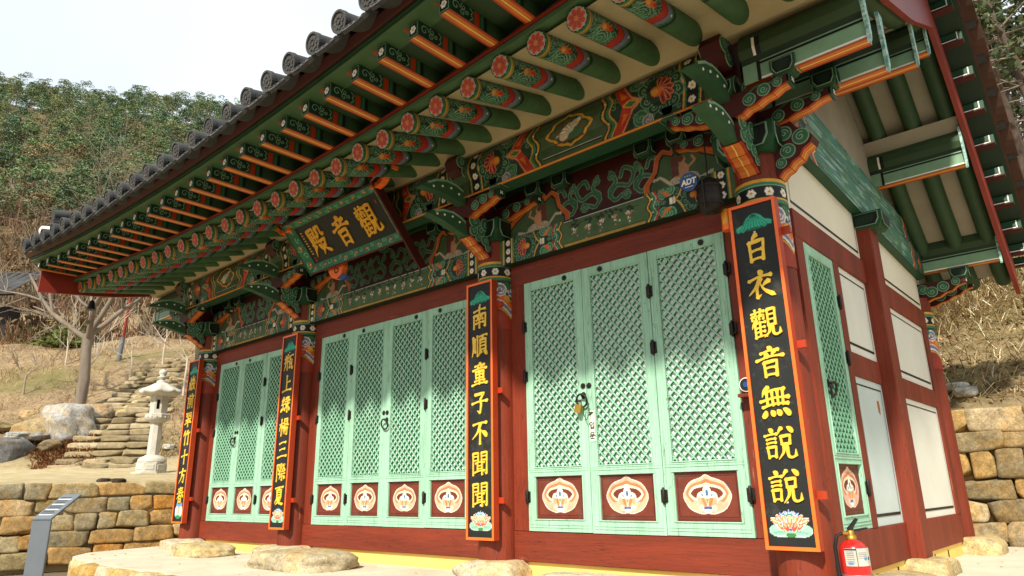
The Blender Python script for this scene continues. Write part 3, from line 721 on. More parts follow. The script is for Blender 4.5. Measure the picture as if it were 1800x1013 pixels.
# soro along the wall between the columns
for (xa, xb) in BAYS:
    n = 2 if xb-xa < 3 else 3
    for k in range(n): mb = MB(); soro(mb, (xa+(xb-xa)*(k+1)/(n+1), -.075, 3.46), .17, .10, .125); P(mb.build('bearing_block'))
mb = MB(); mb.box((-8.9, -.06, 3.525), (.0, .06, 3.62), 'green_mid'); mb.box((-8.9, -.13, 3.622), (.0, .13, 3.86), 'green_wood'); P(mb.build('wall_plate'))

# ---- eave purlin with its painted bays
YP = -.42
PROF = [(-.50, 3.425), (-.50, 3.565), (-.515, 3.60), (-.535, 3.66), (-.535, 3.72), (-.51, 3.79), (-.47, 3.84), (-.42, 3.86)]
PL = [0]
for a, b in zip(PROF[:-1], PROF[1:]): PL.append(PL[-1]+math.hypot(b[0]-a[0], b[1]-a[1]))
PHH = PL[-1]
def purlin_map(x0):
    py, pz = [p[0] for p in PROF], [p[1] for p in PROF]
    return lambda U, V: (x0+U, np.interp(V, PL, py), np.interp(V, PL, pz))
def purlin_art(cv, L, seed):
    Hh = PHH*.86; keep = cv.U.copy(); cv.U = np.minimum(cv.U, L-cv.U); cv.C[:] = G0
    cv.rect(0, 0, .13, 1, NO*.8); kx = .03*np.abs(cv.V/Hh-.5)*2
    for o, c in ((.13, OY), (.142, G1), (.155, BK)): cv.fill(cv.U > o+kx, c)
    for k in range(4): cv.flower(.205+.015*abs(k-1.5), Hh*(k+.5)/4, .033)
    for o, c in ((.25, G1*1.1), (.265, OY), (.28, G0*1.1)): cv.fill(cv.U > o+kx, c)
    cv.filler(.29, .90, 0, PHH, 40, seed); cv.lotus(.46, Hh*.52, .165)
    for d in (-1, 1): cv.curl(.66, Hh*.5+d*.15, .07, 1, d, G1*.9, G2*.8); cv.curl(.60, Hh*.5+d*.19, .05, 2, -d, PU*.8, WH*.6)
    cv.poly([(.62, Hh*.5), (.70, Hh*.62), (.80, Hh*1.05), (.90, Hh*1.05), (.84, Hh*.7), (.80, Hh*.5), (.86, Hh*.28), (.92, -.01), (.82, -.01), (.72, Hh*.36)], RD)
    cv.stroke([(.63, Hh*.5), (.71, Hh*.60), (.80, Hh*.98)], .012, PK); cv.stroke([(.63, Hh*.5), (.73, Hh*.38), (.83, 0)], .012, PK)
    cv.poly([(.66, Hh*.5), (.73, Hh*.56), (.79, Hh*.5), (.73, Hh*.44)], G1*1.1); cv.stroke([(.66, Hh*.5), (.73, Hh*.57), (.80, Hh*.5), (.73, Hh*.43), (.66, Hh*.5)], .010, OY)
    cv.poly([(.74, Hh*.64), (.83, Hh*.86), (.80, Hh*.62)], OR); cv.poly([(.76, Hh*.34), (.85, Hh*.12), (.81, Hh*.36)], OR)
    wv = .022*np.cos(2*math.pi*(cv.V/Hh)*2.2)
    for o, c in ((.90, OY*.9), (.915, G1*1.2), (.945, G0), (.965, OY), (.985, BK), (1.0, NO*.72)): cv.fill(cv.U > o+wv, c)
    cv.ell(.955, Hh*.3, .010, .010, WH); cv.ell(.955, Hh*.7, .010, .010, WH)
    m = 1.03
    for v in (.035, PHH*.78): cv.rect(m, v, L, v+.010, BK)
    cv.rect(m, .047, L, .053, WH*.7)
    cv.U = keep; c = L/2; v = Hh*.52
    OG = [(1, 0), (.86, .22), (.70, .34), (.58, .62), (.36, .78), (.14, .84), (0, 1)]; OG = OG+[(-a, b) for a, b in OG[-2::-1]]; OG = OG+[(a, -b) for a, b in OG[-2:0:-1]]
    def car(k): return [(c+a*(.20+.055*k), v+b*(.10+.055*k)) for a, b in OG] if k > .8 else [(c+a*(.20+.055*k)*.92, v+b*(.10+.055*k)*.92) for a, b in OG]
    for k, col in ((1.15, BK), (1.0, OY), (.75, G1), (.45, BK), (.3, hx('4f4f33'))): cv.poly(car(k), col)
    rg = random.Random(seed); bw = hx('b9ab92')
    cv.ell(c-.02, v-.01, .10, .045, bw, .5); cv.ell(c+.07, v+.03, .05, .03, bw, .3); cv.ell(c+.115, v+.05, .022, .02, hx('d8cdb8'))
    for k in range(9): cv.stroke([(c-.05+.01*k, v), (c-.15+.02*k, v-.05+.012*k+rg.random()*.02)], .010, hx('d8cdb8') if k % 2 else hx('8c7f6c'))
    cv.poly([(c+.13, v+.05), (c+.17, v+.045), (c+.135, v+.04)], OR); cv.stroke([(c-.17, v-.08), (c+.16, v-.09)], .012, RD*.5); cv.ell(c+.05, v-.05, .08, .03, G1*.9, .2)
for i, (xa, xb) in enumerate(BAYS):
    L = xb-xa; cv = Cv(L, PHH, G0, .0062); purlin_art(cv, L, i)
    o = P(cv.build('eave_purlin', purlin_map(xa), None))
    mb = MB(); f = frame((xa, 0, 0), (1, 0, 0), (0, 1, 0), (0, 0, -1))
    for a, b, m, z in ((.0, .035, 'orange_paint', 3.424), (.013, .022, 'yellow_paint', 3.4225), (.035, .042, 'red_bright', 3.424), (.042, .20, 'green_mid', 3.424)):
        mb.add([(xa, -.50+a, z), (xb, -.50+a, z), (xb, -.50+b, z), (xa, -.50+b, z)], [(0, 1, 2, 3)], m)
    mb.build('painted_underside', o)
def purlin_end(name, y, zb, x0, x1, w=.055, r=.105, jh=.15, endm='green_pale'):
    """plain gable stub of a purlin on its under-beam."""
    mb = MB()
    def sec(x): 
        p = [(y-w, zb), (y-w, zb+jh), (y-r*.8, zb+jh+.03), (y-r, zb+jh+r*.9), (y-r*.9, zb+jh+r*1.6), (y-r*.5, zb+jh+r*2.2), (y, zb+jh+r*2.45),
             (y+r*.5, zb+jh+r*2.2), (y+r, zb+jh+r*1.1), (y+r*.8, zb+jh+.03), (y+w, zb+jh), (y+w, zb)]
        return [(x, a, b) for a, b in p]
    a, b = sec(x0), sec(x1); k = len(a)
    mm = ['green_pale', 'green_dark']+['green_wood']*7+['green_dark', 'green_pale', 'orange_paint']
    for i in range(k):
        j = (i+1) % k; mb.add([a[i], a[j], b[j], b[i]], [(0, 1, 2, 3)], mm[i])
    mb.add(b, [list(range(k))], endm); mb.add(a, [list(range(k))[::-1]], 'green_dark')
    for s in (-1, 1):                                              # dark and pale painted lines, band at the wall
        yy = y+s*(w+.002)
        mb.add([(x0+.12, yy, zb+jh-.03), (x1, yy, zb+jh-.03), (x1, yy, zb+jh-.012), (x0+.12, yy, zb+jh-.012)], [(0, 1, 2, 3)], 'black_paint')
        mb.add([(x0+.12, yy, zb+.004), (x1, yy, zb+.004), (x1, yy, zb+.018), (x0+.12, yy, zb+.018)], [(0, 1, 2, 3)], 'white_paint')
        mb.add([(x0+.10, yy, zb), (x0+.125, yy, zb), (x0+.125, yy, zb+jh), (x0+.10, yy, zb+jh)], [(0, 1, 2, 3)], 'black_paint')
        q = [(y+s*(r*.8+.003), zb+jh+.03), (y+s*(r+.003), zb+jh+r*.9), (y+s*(r*.92+.003), zb+jh+r*1.6)]
        for xx, ww, m in ((x0+.10, .02, 'white_paint'), (x0+.12, .035, 'black_paint')):
            for (p0, z0), (p1, z1) in zip(q[:-1], q[1:]): mb.add([(xx, p0, z0), (xx+ww, p0, z0), (xx+ww, p1, z1), (xx, p1, z1)], [(0, 1, 2, 3)], m)
    for z, a, b, m in ((.0015, -.006, .006, 'yellow_paint'), (.001, -w, -w+.018, 'red_bright'), (.001, w-.018, w, 'red_bright')):
        mb.add([(x0, y+a, zb-z), (x1, y+a, zb-z), (x1, y+b, zb-z), (x0, y+b, zb-z)], [(0, 1, 2, 3)], m)
    # flaked end boards hanging a little below
    rg = random.Random(int(y*10)+50); e = x1+.001
    pts = [(y-r-.012, zb+jh+r*2.3)]+[(y-r*(1-.45*t*t)-.012+.016*rg.random(), zb+jh+r*2.3-(r*2.3+jh)*t) for t in (.2, .4, .6, .8)]+[(y-w-.012, zb-.05), (y-w+.02, zb-.02), (y-w+.045, zb+.05), (y-w*.4, zb+jh*1.0), (y-r*.3, zb+jh+r), (y-r*.2, zb+jh+r*2.3)]
    f = FS(e); mb.prism([(a, b) for a, b in pts], f, 0, .022, 'end_board')
    return P(mb.build(name))
m_, n_, b_ = _base('end_board')
co_ = n_.nodes.new('ShaderNodeNewGeometry').outputs['Position']
n_.links.new(_mix(n_, _ramp(n_, _noise(n_, co_, 30, 5, .7), .4, .6), hx('4f8f7c'), hx('b9cfc9')), b_.inputs['Base Color'])
b_.inputs['Roughness'].default_value = .7
purlin_end('eave_purlin', YP, 3.425, .02, XR-.03)
purlin_end('eave_purlin', YP, 3.425, XL+.03, COLX[3]-.02)
GP = [(0.0, 3.42), (1.3, 4.10), (2.1, 4.62), (3.12, 3.83), (4.30, 3.10), (4.76, 3.14)]
for y, z in GP:
    purlin_end('purlin', y, z, -.05, XR-.03)
    if y in (0.0, 1.3): purlin_end('purlin', y, z, XL+.03, -8.85)
# arms carrying the purlin stubs beside the gable wall
for y, zt in ((4.30, 3.10), (4.76, 3.14)):
    fr = frame((0, y, zt-3.395), (1, 0, 0), (0, 0, 1), (0, -1, 0)); mb = MB()
    A = [(-.1, 3.05), (.05, 3.06), (.12, 3.09), (.19, 3.10), (.25, 3.14), (.32, 3.15), (.38, 3.20), (.46, 3.215)]
    mb.prism(A+[(.46, 3.27), (-.1, 3.27)], fr, -.05, .05, 'dark_red'); strip_under(mb, A, fr, -.05, .05)
    for s in (1, -1):
        g = frame((0, y-s*.05, zt-3.395), (1, 0, 0), (0, 0, 1), (0, -s, 0))
        scrolls(mb, g, .005, [(.37, 3.235, .04, 2, 1), (.24, 3.20, .055, 0, -1), (.12, 3.16, .055, 3, 1), (.03, 3.20, .05, 1, -1)])
    soro(mb, (.42, y, zt-.065), .19, .16, .125); e = frame((.46, y, zt-3.395+3.245), (0, 1, 0), (0, 0, 1), (1, 0, 0))
    mb.prism([(-.04, -.035), (.04, -.035), (.04, .03), (-.04, .03)], e, -.01, .006, 'black_paint'); dots(mb, e, .008, [(0, 0), (.012, .01), (-.012, .01), (.012, -.01), (-.012, -.01)], .008)
    P(mb.build('bracket_arm'))

# ---- gable wall: painted cross beams and plaster
def side_beam(y0, y1, z0, z1, H0, x, seed):
    L = y1-y0; cv = Cv(L, H0, hx('58805c'), .008); rg = random.Random(seed)
    cv.rect(0, 0, L, .02, G0); keep = cv.U.copy(); cv.U = np.minimum(cv.U, L-cv.U)
    cv.rect(0, 0, .42, H0, G0*1.1); cv.lotus(.17, H0*.5, min(.17, H0*.36))
    wv = .03*np.cos(2*math.pi*cv.V/H0*2)
    for o, c in ((.33, PU), (.36, G1*1.2), (.40, RD), (.45, OY), (.475, WH), (.485, BK), (.50, TQ*.7)): cv.fill(cv.U > o+wv, c)
    cv.U = keep; mid = cv.U*0
    for k in range(90):                                            # flaking, bleached paint
        u = .55+rg.random()*(L-1.1); v = rg.random()*H0
        cv.ell(u, v, .04+rg.random()*.16, .004+rg.random()*.012, [hx('7ba08c'), hx('86a79c'), hx('55805f'), hx('667f58')][k % 4], .02)
    cv.rect(.5, H0-.03, L-.5, H0-.02, BK); cv.rect(.5, .03, L-.5, .04, BK)
    o = P(cv.build('cross_beam', lambda U, V: (x+0*U, y0+U, z0+(z1-z0)*U/L+V), None))
    mb = MB(); mb.hexa([(x-.2, y0, z0), (x-.004, y0, z0), (x-.004, y1, z1), (x-.2, y1, z1), (x-.2, y0, z0+H0), (x-.004, y0, z0+H0), (x-.004, y1, z1+H0), (x-.2, y1, z1+H0)], 'green_mid'); mb.build('beam_core', o)
side_beam(.20, 4.2, 3.24, 3.02, .30, .085, 3)
side_beam(.20, 4.2, 3.62, 3.36, .26, .05, 4)
mb = MB()
for y0, y1, z0, z1, h, m in ((.2, 4.2, 3.545, 3.325, .07, 'green_mid'),):
    mb.hexa([(-.1, y0, z0), (.03, y0, z0), (.03, y1, z1), (-.1, y1, z1), (-.1, y0, z0+h), (.03, y0, z0+h), (.03, y1, z1+h), (-.1, y1, z1+h)], m)
soro(mb, (.09, 2.0, 3.07), .30, .30, .15, .7)
P(mb.build('cross_beam_plank'))

# ---- roof underside: rafters, soffits, eave boards
RAD = .085; XS = [-.60-.350*k for k in range(-4, 27)]
def rafter_mesh(L=1.55, sd=0):
    rgv = random.Random(sd); o1, o2, o3 = (rgv.uniform(-.012, .012) for _ in range(3)); tw = rgv.uniform(-.02, .02)
    W = 2*math.pi*RAD; cv = Cv(L, W, hx('3d5c38'), .0075)
    per = W/3; V = (cv.V+tw+per/2) % per-per/2; keepV = cv.V; cv.V = V
    wv = .018*np.cos(2*math.pi*V/per)
    cv.rect(0, -1, .03, 1, G1); cv.rect(.03, -1, .042, 1, OY*.8); cv.rect(.05, -1, .058, 1, OY*.6)
    cv.fill((cv.U > .065) & (cv.U < .40), G0*.9)
    for d in (-1, 1):
        for k, (r, c) in enumerate(((.108, G2*1.0), (.096, G0), (.080, G2*.9), (.069, G0), (.054, G2*.85), (.044, G0), (.030, G2*.8), (.020, G1))): cv.ell(.215, d*per/2, r, r*.86, c)
        cv.curl(.10, d*per*.24, .032, 1, d, G0*1.3, G2*.8); cv.curl(.33, d*per*.24, .036, 2, -d, G0*1.3, G2*.8)
    cv.poly([(.15+o2, -.012), (.21, -.024+o3), (.28, -.018), (.32+o1, 0), (.28, .022), (.21, .026-o2)], OR*rgv.uniform(.7, 1.05)); cv.ell(.20, 0, .026, .020, hx('c98d4c')); cv.ell(.28, 0, .024, .012, RD); cv.filler(.07, .36, -.085, .085, 10, sd, G2*.7)
    for o, c in ((.36+o1, RD*rgv.uniform(.75, 1.1)), (.43, BK), (.438, PU*.85), (.49, G1), (.52, G0*.6), (.535, BK), (.55, hx('3d5c38'))): cv.fill((cv.U > o+wv), c)
    cv.ell(.51, 0, .007, .007, WH); cv.V = keepV
    o = cv.build('rafter', lambda U, V: (RAD*np.sin((V-W/2)/RAD), U, -RAD*np.cos((V-W/2)/RAD)), None, smooth=True)
    mb = MB(); f = frame((0, 0, 0), (1, 0, 0), (0, 0, 1), (0, -1, 0)); circ = lambda r, n=24: [(math.cos(2*math.pi*i/n)*r, math.sin(2*math.pi*i/n)*r) for i in range(n)]
    mb.sheet(circ(RAD), f, .0, 'green_dark')
    def petals(n, r0, w, ph, m, h):
        for k in range(n):
            a = 2*math.pi*k/n+ph; c, s = math.cos(a), math.sin(a)
            loc = [(.012, 0), (r0*.45, w*.8), (r0*.72, w), (r0*.92, w*.55), (r0, 0), (r0*.92, -w*.55), (r0*.72, -w), (r0*.45, -w*.8)]
            mb.sheet([(p*c-q*s, p*s+q*c) for p, q in loc], f, h, m)
    ro = rgv.uniform(-.3, .3); petals(8, .083, .022, math.pi/8+ro, 'green_pale', .0015); petals(8, .080*rgv.uniform(.95, 1.02), .0252, ro, 'petal_pale', .003); petals(8, .0765*rgv.uniform(.95, 1), .0215*rgv.uniform(.92, 1.02), ro, 'petal_red', .0045)
    petals(8, .060, .009, ro, 'red_bright', .0055); mb.sheet(circ(.019, 12), f, .007, 'orange_paint')
    mb.build('painted_end', o); return o
rps = [rafter_mesh(1.55, k) for k in range(5)]; rf = random.Random(4)
XIN = (-.45, 3.945)
for x in XS:
    k_ = XS.index(x); o = P(rps[k_] if k_ < 5 else dup(rps[rf.randrange(5)]))
    yy, zz = ey(x)+rf.uniform(-.012, .012), ez(x)+rf.uniform(-.004, .004); o.location = (x, yy, zz); o.rotation_euler = (math.atan2(XIN[1]-zz, XIN[0]-yy), 0, 0)
def fly_mesh():
    mb = MB(); w, h, L = .05, .115, .70
    mb.box((-w, 0, 0), (w, L, h), 'green_mid')
    for a, b, m, n in ((-w, w, 'red_bright', .002), (-w*.66, w*.66, 'orange_paint', .0035), (-w*.12, w*.12, 'yellow_paint', .005)):
        mb.add([(a, .004, -n), (b, .004, -n), (b, L, -n), (a, L, -n)], [(0, 1, 2, 3)], m)
    for s in (-1, 1):
        f = frame((s*w, 0, 0), (0, 1, 0), (0, 0, 1), (s, 0, 0))
        mb.sheet([(.012, .008), (.19, .008), (.215, .035), (.20, .06), (.215, .085), (.19, .107), (.012, .107)], f, .0015, 'green_dark')
        for k, (u, v, r) in enumerate(((.06, .058, .042), (.125, .035, .026), (.13, .082, .026), (.165, .058, .02))):
            mb.ribbon(spiral(u, v, r, k, 1, 1.2, 16), .007, f, .0028, 'green_pale')
        mb.ribbon([(.19, .008), (.218, .035), (.203, .06), (.218, .085), (.19, .107)], .008, f, .003, 'green_pale')
        mb.sheet([(.235, .004), (.285, .004), (.285, .112), (.235, .112)], f, .0015, 'red_bright'); mb.sheet([(.30, .004), (.325, .004), (.325, .112), (.30, .112)], f, .0015, 'green_scroll')
        mb.sheet([(.335, .004), (.36, .004), (.36, .112), (.335, .112)], f, .0015, 'black_paint'); mb.sheet([(.37, .0), (L, .0), (L, .115), (.37, .115)], f, .0012, 'rafter_green')
    f = frame((0, 0, 0), (1, 0, 0), (0, 0, 1), (0, -1, 0)); mb.sheet([(-.046, .004), (.046, .004), (.046, .111), (-.046, .111)], f, .0008, 'green_pale'); mb.sheet([(-.042, .008), (.042, .008), (.042, .107), (-.042, .107)], f, .0012, 'green_mid')
    mb.sheet([(-.036, .012), (.036, .012), (.036, .103), (-.036, .103)], f, .0015, 'black_paint')
    for k in range(6):
        a = math.pi/3*k; u, v = math.cos(a)*.019, .057+math.sin(a)*.022
        mb.sheet([(u+math.cos(q)*.0125, v+math.sin(q)*.0125) for q in np.linspace(0, 2*math.pi, 9)[:-1]], f, .003+.0003*k, 'white_paint')
    mb.sheet([(math.cos(q)*.008, .057+math.sin(q)*.008) for q in np.linspace(0, 2*math.pi, 9)[:-1]], f, .0055, 'yellow_paint')
    o = mb.build('flying_rafter'); mb = MB(); g = frame((-.098, .03, .1155), (1, 0, 0), (0, 1, 0), (0, 0, -1))
    mb.ribbon(spiral(0, 0, .040, 0, 1, 1.2, 16), .024, g, .002, 'red_bright'); mb.ribbon(spiral(0, 0, .052, 0, 1, .8, 14), .008, g, .001, 'orange_paint'); mb.build('painted_swirl', o)
    return o
fp = fly_mesh(); first = True
for x in XS[2:]:
    o = fp if first else dup(fp); first = False; P(o); o.location = (x+rf.uniform(-.006, .006), ey(x)-.55+rf.uniform(-.012, .012), ez(x)+.152)
def along(name, prof, mats, x0=XL, x1=XR, n=48, closed=True, dx=0):
    """extrude a (dy,dz) profile along the curved eave."""
    mb = MB(); k = len(prof); xs = np.linspace(x0, x1, n+1)
    for x in xs: mb.v += [(x, ey(x)+a, ez(x)+b) for a, b in prof]
    for i in range(n):
        for j in range(k if closed else k-1):
            j2 = (j+1) % k; mb.f.append([i*k+j, i*k+j2, (i+1)*k+j2, (i+1)*k+j]); mb.m.append(mb.mi(mats[j] if isinstance(mats, list) else mats)); mb.sm.append(False)
    if closed:
        mm = mb.mi(mats[0] if isinstance(mats, list) else mats)
        mb.f.append(list(range(k))); mb.m.append(mm); mb.sm.append(False); mb.f.append([n*k+j for j in range(k)][::-1]); mb.m.append(mm); mb.sm.append(False)
    return P(mb.build(name))
R4 = lambda a, b, c, d: [(a, b), (c, b), (c, d), (a, d)]
along('eave_board', R4(-.045, .087, .05, .124), 'eave_green'); along('eave_board', R4(-.035, .124, .05, .131), 'black_paint'); along('eave_board', R4(-.06, .131, .04, .151), 'barge_red')
along('soffit_board', R4(-.50, .270, .15, .288), 'rafter_green')
along('eave_board', R4(-.62, .269, -.42, .286), 'eave_green'); along('eave_board', R4(-.612, .286, -.45, .292), 'black_paint'); along('eave_board', R4(-.635, .292, -.45, .314), 'green_mid')
along('tile_batten', [(-.66, .3155), (-.52, .3145), (-.40, .355), (-.70, .36)], 'dark_red')
# painted strip of red cloud panels between the flying rafters
L = XR-XL; cv = Cv(L, .118, hx('24402a'), .008)
for x in [XS[0]+.175]+[q-.175 for q in XS]:
    u = x-XL
    if .1 < u < L-.1:
        for r, c in ((.095, RD*.8), (.082, G1*.8), (.072, RD*.55)): cv.ell(u, .05, r, r*.75, c)
        for d in (-1, 1): cv.stroke(spiral(u+d*.03, .055, .028, 0, d, 1.2), .008, OR*.9)
        cv.ell(u, .04, .012, .02, G2)
vx = np.vectorize(ey); vz = np.vectorize(ez)
P(cv.build('cloud_board', lambda U, V: (XL+U, vx(XL+U)+.035, vz(XL+U)+.151+V), None))
# plaster between the round rafters
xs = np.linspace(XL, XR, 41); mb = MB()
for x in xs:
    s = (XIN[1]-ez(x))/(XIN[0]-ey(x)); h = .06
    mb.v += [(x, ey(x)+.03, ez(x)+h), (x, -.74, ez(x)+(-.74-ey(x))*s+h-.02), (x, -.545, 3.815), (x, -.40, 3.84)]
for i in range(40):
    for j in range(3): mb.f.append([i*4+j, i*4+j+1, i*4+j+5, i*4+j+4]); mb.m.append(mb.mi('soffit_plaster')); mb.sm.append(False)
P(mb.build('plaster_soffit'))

# ---- gables: barge boards, gable rafters, soffit, cross rafters
BB = [(-2.12, 3.60), (-1.2, 3.70), (0, 3.95), (1.0, 4.33), (2.1, 4.87), (2.6, 4.52), (3.1, 4.10), (3.7, 3.56), (4.26, 3.14), (4.8, 2.80)]
def bb(y): return float(np.interp(y, [p[0] for p in BB], [p[1] for p in BB]))
RT = [(-2.3, 3.98), (-1.2, 4.22), (0, 4.52), (1.0, 4.90), (2.1, 5.48), (2.6, 5.12), (3.1, 4.70), (3.7, 4.16), (4.26, 3.74), (5.2, 3.12)]
def rt(y): return float(np.interp(y, [p[0] for p in RT], [p[1] for p in RT]))
YS = list(np.linspace(-2.12, 2.1, 22))+list(np.linspace(2.1, 4.82, 18))[1:]
def barge(x0, x1, name='barge_board'):
    mb = MB()
    for y in YS: mb.v += [(x0, y, bb(y)), (x1, y, bb(y)), (x1, y, bb(y)+.36), (x0, y, bb(y)+.36)]
    for i in range(len(YS)-1):
        for j in range(4): mb.f.append([i*4+j, i*4+(j+1) % 4, (i+1)*4+(j+1) % 4, (i+1)*4+j]); mb.m.append(mb.mi('barge_red')); mb.sm.append(False)
    k = (len(YS)-1)*4; mb.f += [[0, 1, 2, 3], [k+3, k+2, k+1, k]]; mb.m += [mb.mi('barge_red')]*2; mb.sm += [False]*2
    return P(mb.build(name))
barge(XR, XR+.045); barge(XL-.045, XL)
for x in (.10, .44, .76):
    mb = MB(); mb.tube([(x, y, bb(y)+.22) for y in np.linspace(2.12, 4.9, 16)], .085, 'rafter_green', 14); P(mb.build('gable_rafter'))
    mb = MB(); mb.tube([(x, y, bb(y)+.10) for y in np.linspace(-.1, 2.1, 12)], .085, 'rafter_green', 14); P(mb.build('gable_rafter'))
mb = MB()
for x in (-.3, XR):
    mb.v += [(x, y, bb(y)+(.26 if y > 2.1 else .16)) for y in YS[8:]]
k = len(YS[8:])
for i in range(k-1): mb.f.append([i, i+1, k+i+1, k+i]); mb.m.append(mb.mi('gable_plaster')); mb.sm.append(True)
for y, z in GP[1:2]+GP[3:]:                                        # plaster fillets over the purlins
    s = -1 if y < 2.1 else 1
    zt = z+.14+.25
    mb.add([(-.1, y-.16, zt+.08*(1 if s > 0 else -1)+.02), (XR-.01, y-.16, zt+.08*(1 if s > 0 else -1)+.02), (XR-.01, y-.05, zt-.03), (-.1, y-.05, zt-.03)], [(0, 1, 2, 3)], 'gable_plaster')
P(mb.build('plaster_soffit'))
mb = MB(); pl_ = [(-.05, y, bb(y)+.2) for y in YS[9:]]; mb.add([(-.05, .0, 3.3)]+pl_+[(-.05, 4.8, 3.0)], [list(range(len(pl_)+2))], 'gable_plaster'); P(mb.build('gable_wall'))
mb = MB(); pl_ = [(-8.86, y, bb(y)+.2) for y in YS[9:]]; mb.add([(-8.86, .0, .1)]+pl_+[(-8.86, 4.8, .1)], [list(range(len(pl_)+2))], 'plaster'); P(mb.build('gable_wall'))
mb = MB(); mb.add([(-8.86, 4.3, .1), (0, 4.3, .1), (0, 4.3, 3.4), (-8.86, 4.3, 3.4)], [(0, 1, 2, 3)], 'plaster'); P(mb.build('back_wall'))
# cross rafters on top of the barge boards
def crossr():
    mb = MB(); mb.box((0, -.045, 0), (.24, .045, .095), 'green_mid')
    mb.box((-.02, -.046, -.012), (.238, .046, -.002), 'dark_red')
    for s in (-1, 1):
        f = frame((0, s*.045, 0), (1, 0, 0), (0, 0, 1), (0, s, 0))
        mb.sheet([(.195, .004), (.205, .004), (.205, .092), (.195, .092)], f, .002, 'white_paint'); mb.sheet([(.0, .004), (.19, .004), (.19, .014), (0, .014)], f, .002, 'white_paint'); mb.sheet([(.0, .02), (.19, .02), (.19, .03), (0, .03)], f, .002, 'black_paint')
    f = frame((.24, 0, 0), (0, 1, 0), (0, 0, 1), (1, 0, 0)); mb.sheet([(-.04, .005), (.04, .005), (.04, .09), (-.04, .09)], f, .002, 'green_pale'); mb.sheet([(-.03, .015), (.03, .015), (.03, .08), (-.03, .08)], f, .0035, 'green_dark')
    return mb.build('cross_rafter')
cr = crossr(); first = True
for x, s in ((XR-.02, 1), (XL+.02, -1)):
    for y in list(np.arange(-1.9, 2.0, .30))+list(np.arange(2.28, 5.0, .30)):
        if s < 0 and y > 2.0: continue
        o = cr if first else dup(cr); first = False; P(o); o.location = (x, y, bb(y)+.365)
        sl = math.atan2(bb(y+.1)-bb(y-.1), .2); o.rotation_euler = (sl*.25, 0, 0) if s > 0 else (0, 0, math.pi)
def deck(name, x0, x1, dz, m, th=.02):
    mb = MB()
    for y in YS: mb.v += [(x0, y, bb(y)+dz), (x1, y, bb(y)+dz), (x1, y, bb(y)+dz+th), (x0, y, bb(y)+dz+th)]
    for i in range(len(YS)-1):
        for j in range(4): mb.f.append([i*4+j, i*4+(j+1) % 4, (i+1)*4+(j+1) % 4, (i+1)*4+j]); mb.m.append(mb.mi(m)); mb.sm.append(False)
    k = (len(YS)-1)*4; mb.f += [[0, 1, 2, 3], [k+3, k+2, k+1, k]]; mb.m += [mb.mi(m)]*2; mb.sm += [False]*2
    P(mb.build(name))
deck('gable_deck', XR-.1, XR+.25, .465, 'green_dark'); deck('gable_deck', XL-.25, XL+.1, .465, 'green_dark')
deck('gable_batten', XR+.16, XR+.27, .488, 'roof_mud', .05); deck('gable_batten', XL-.27, XL-.16, .488, 'roof_mud', .05)

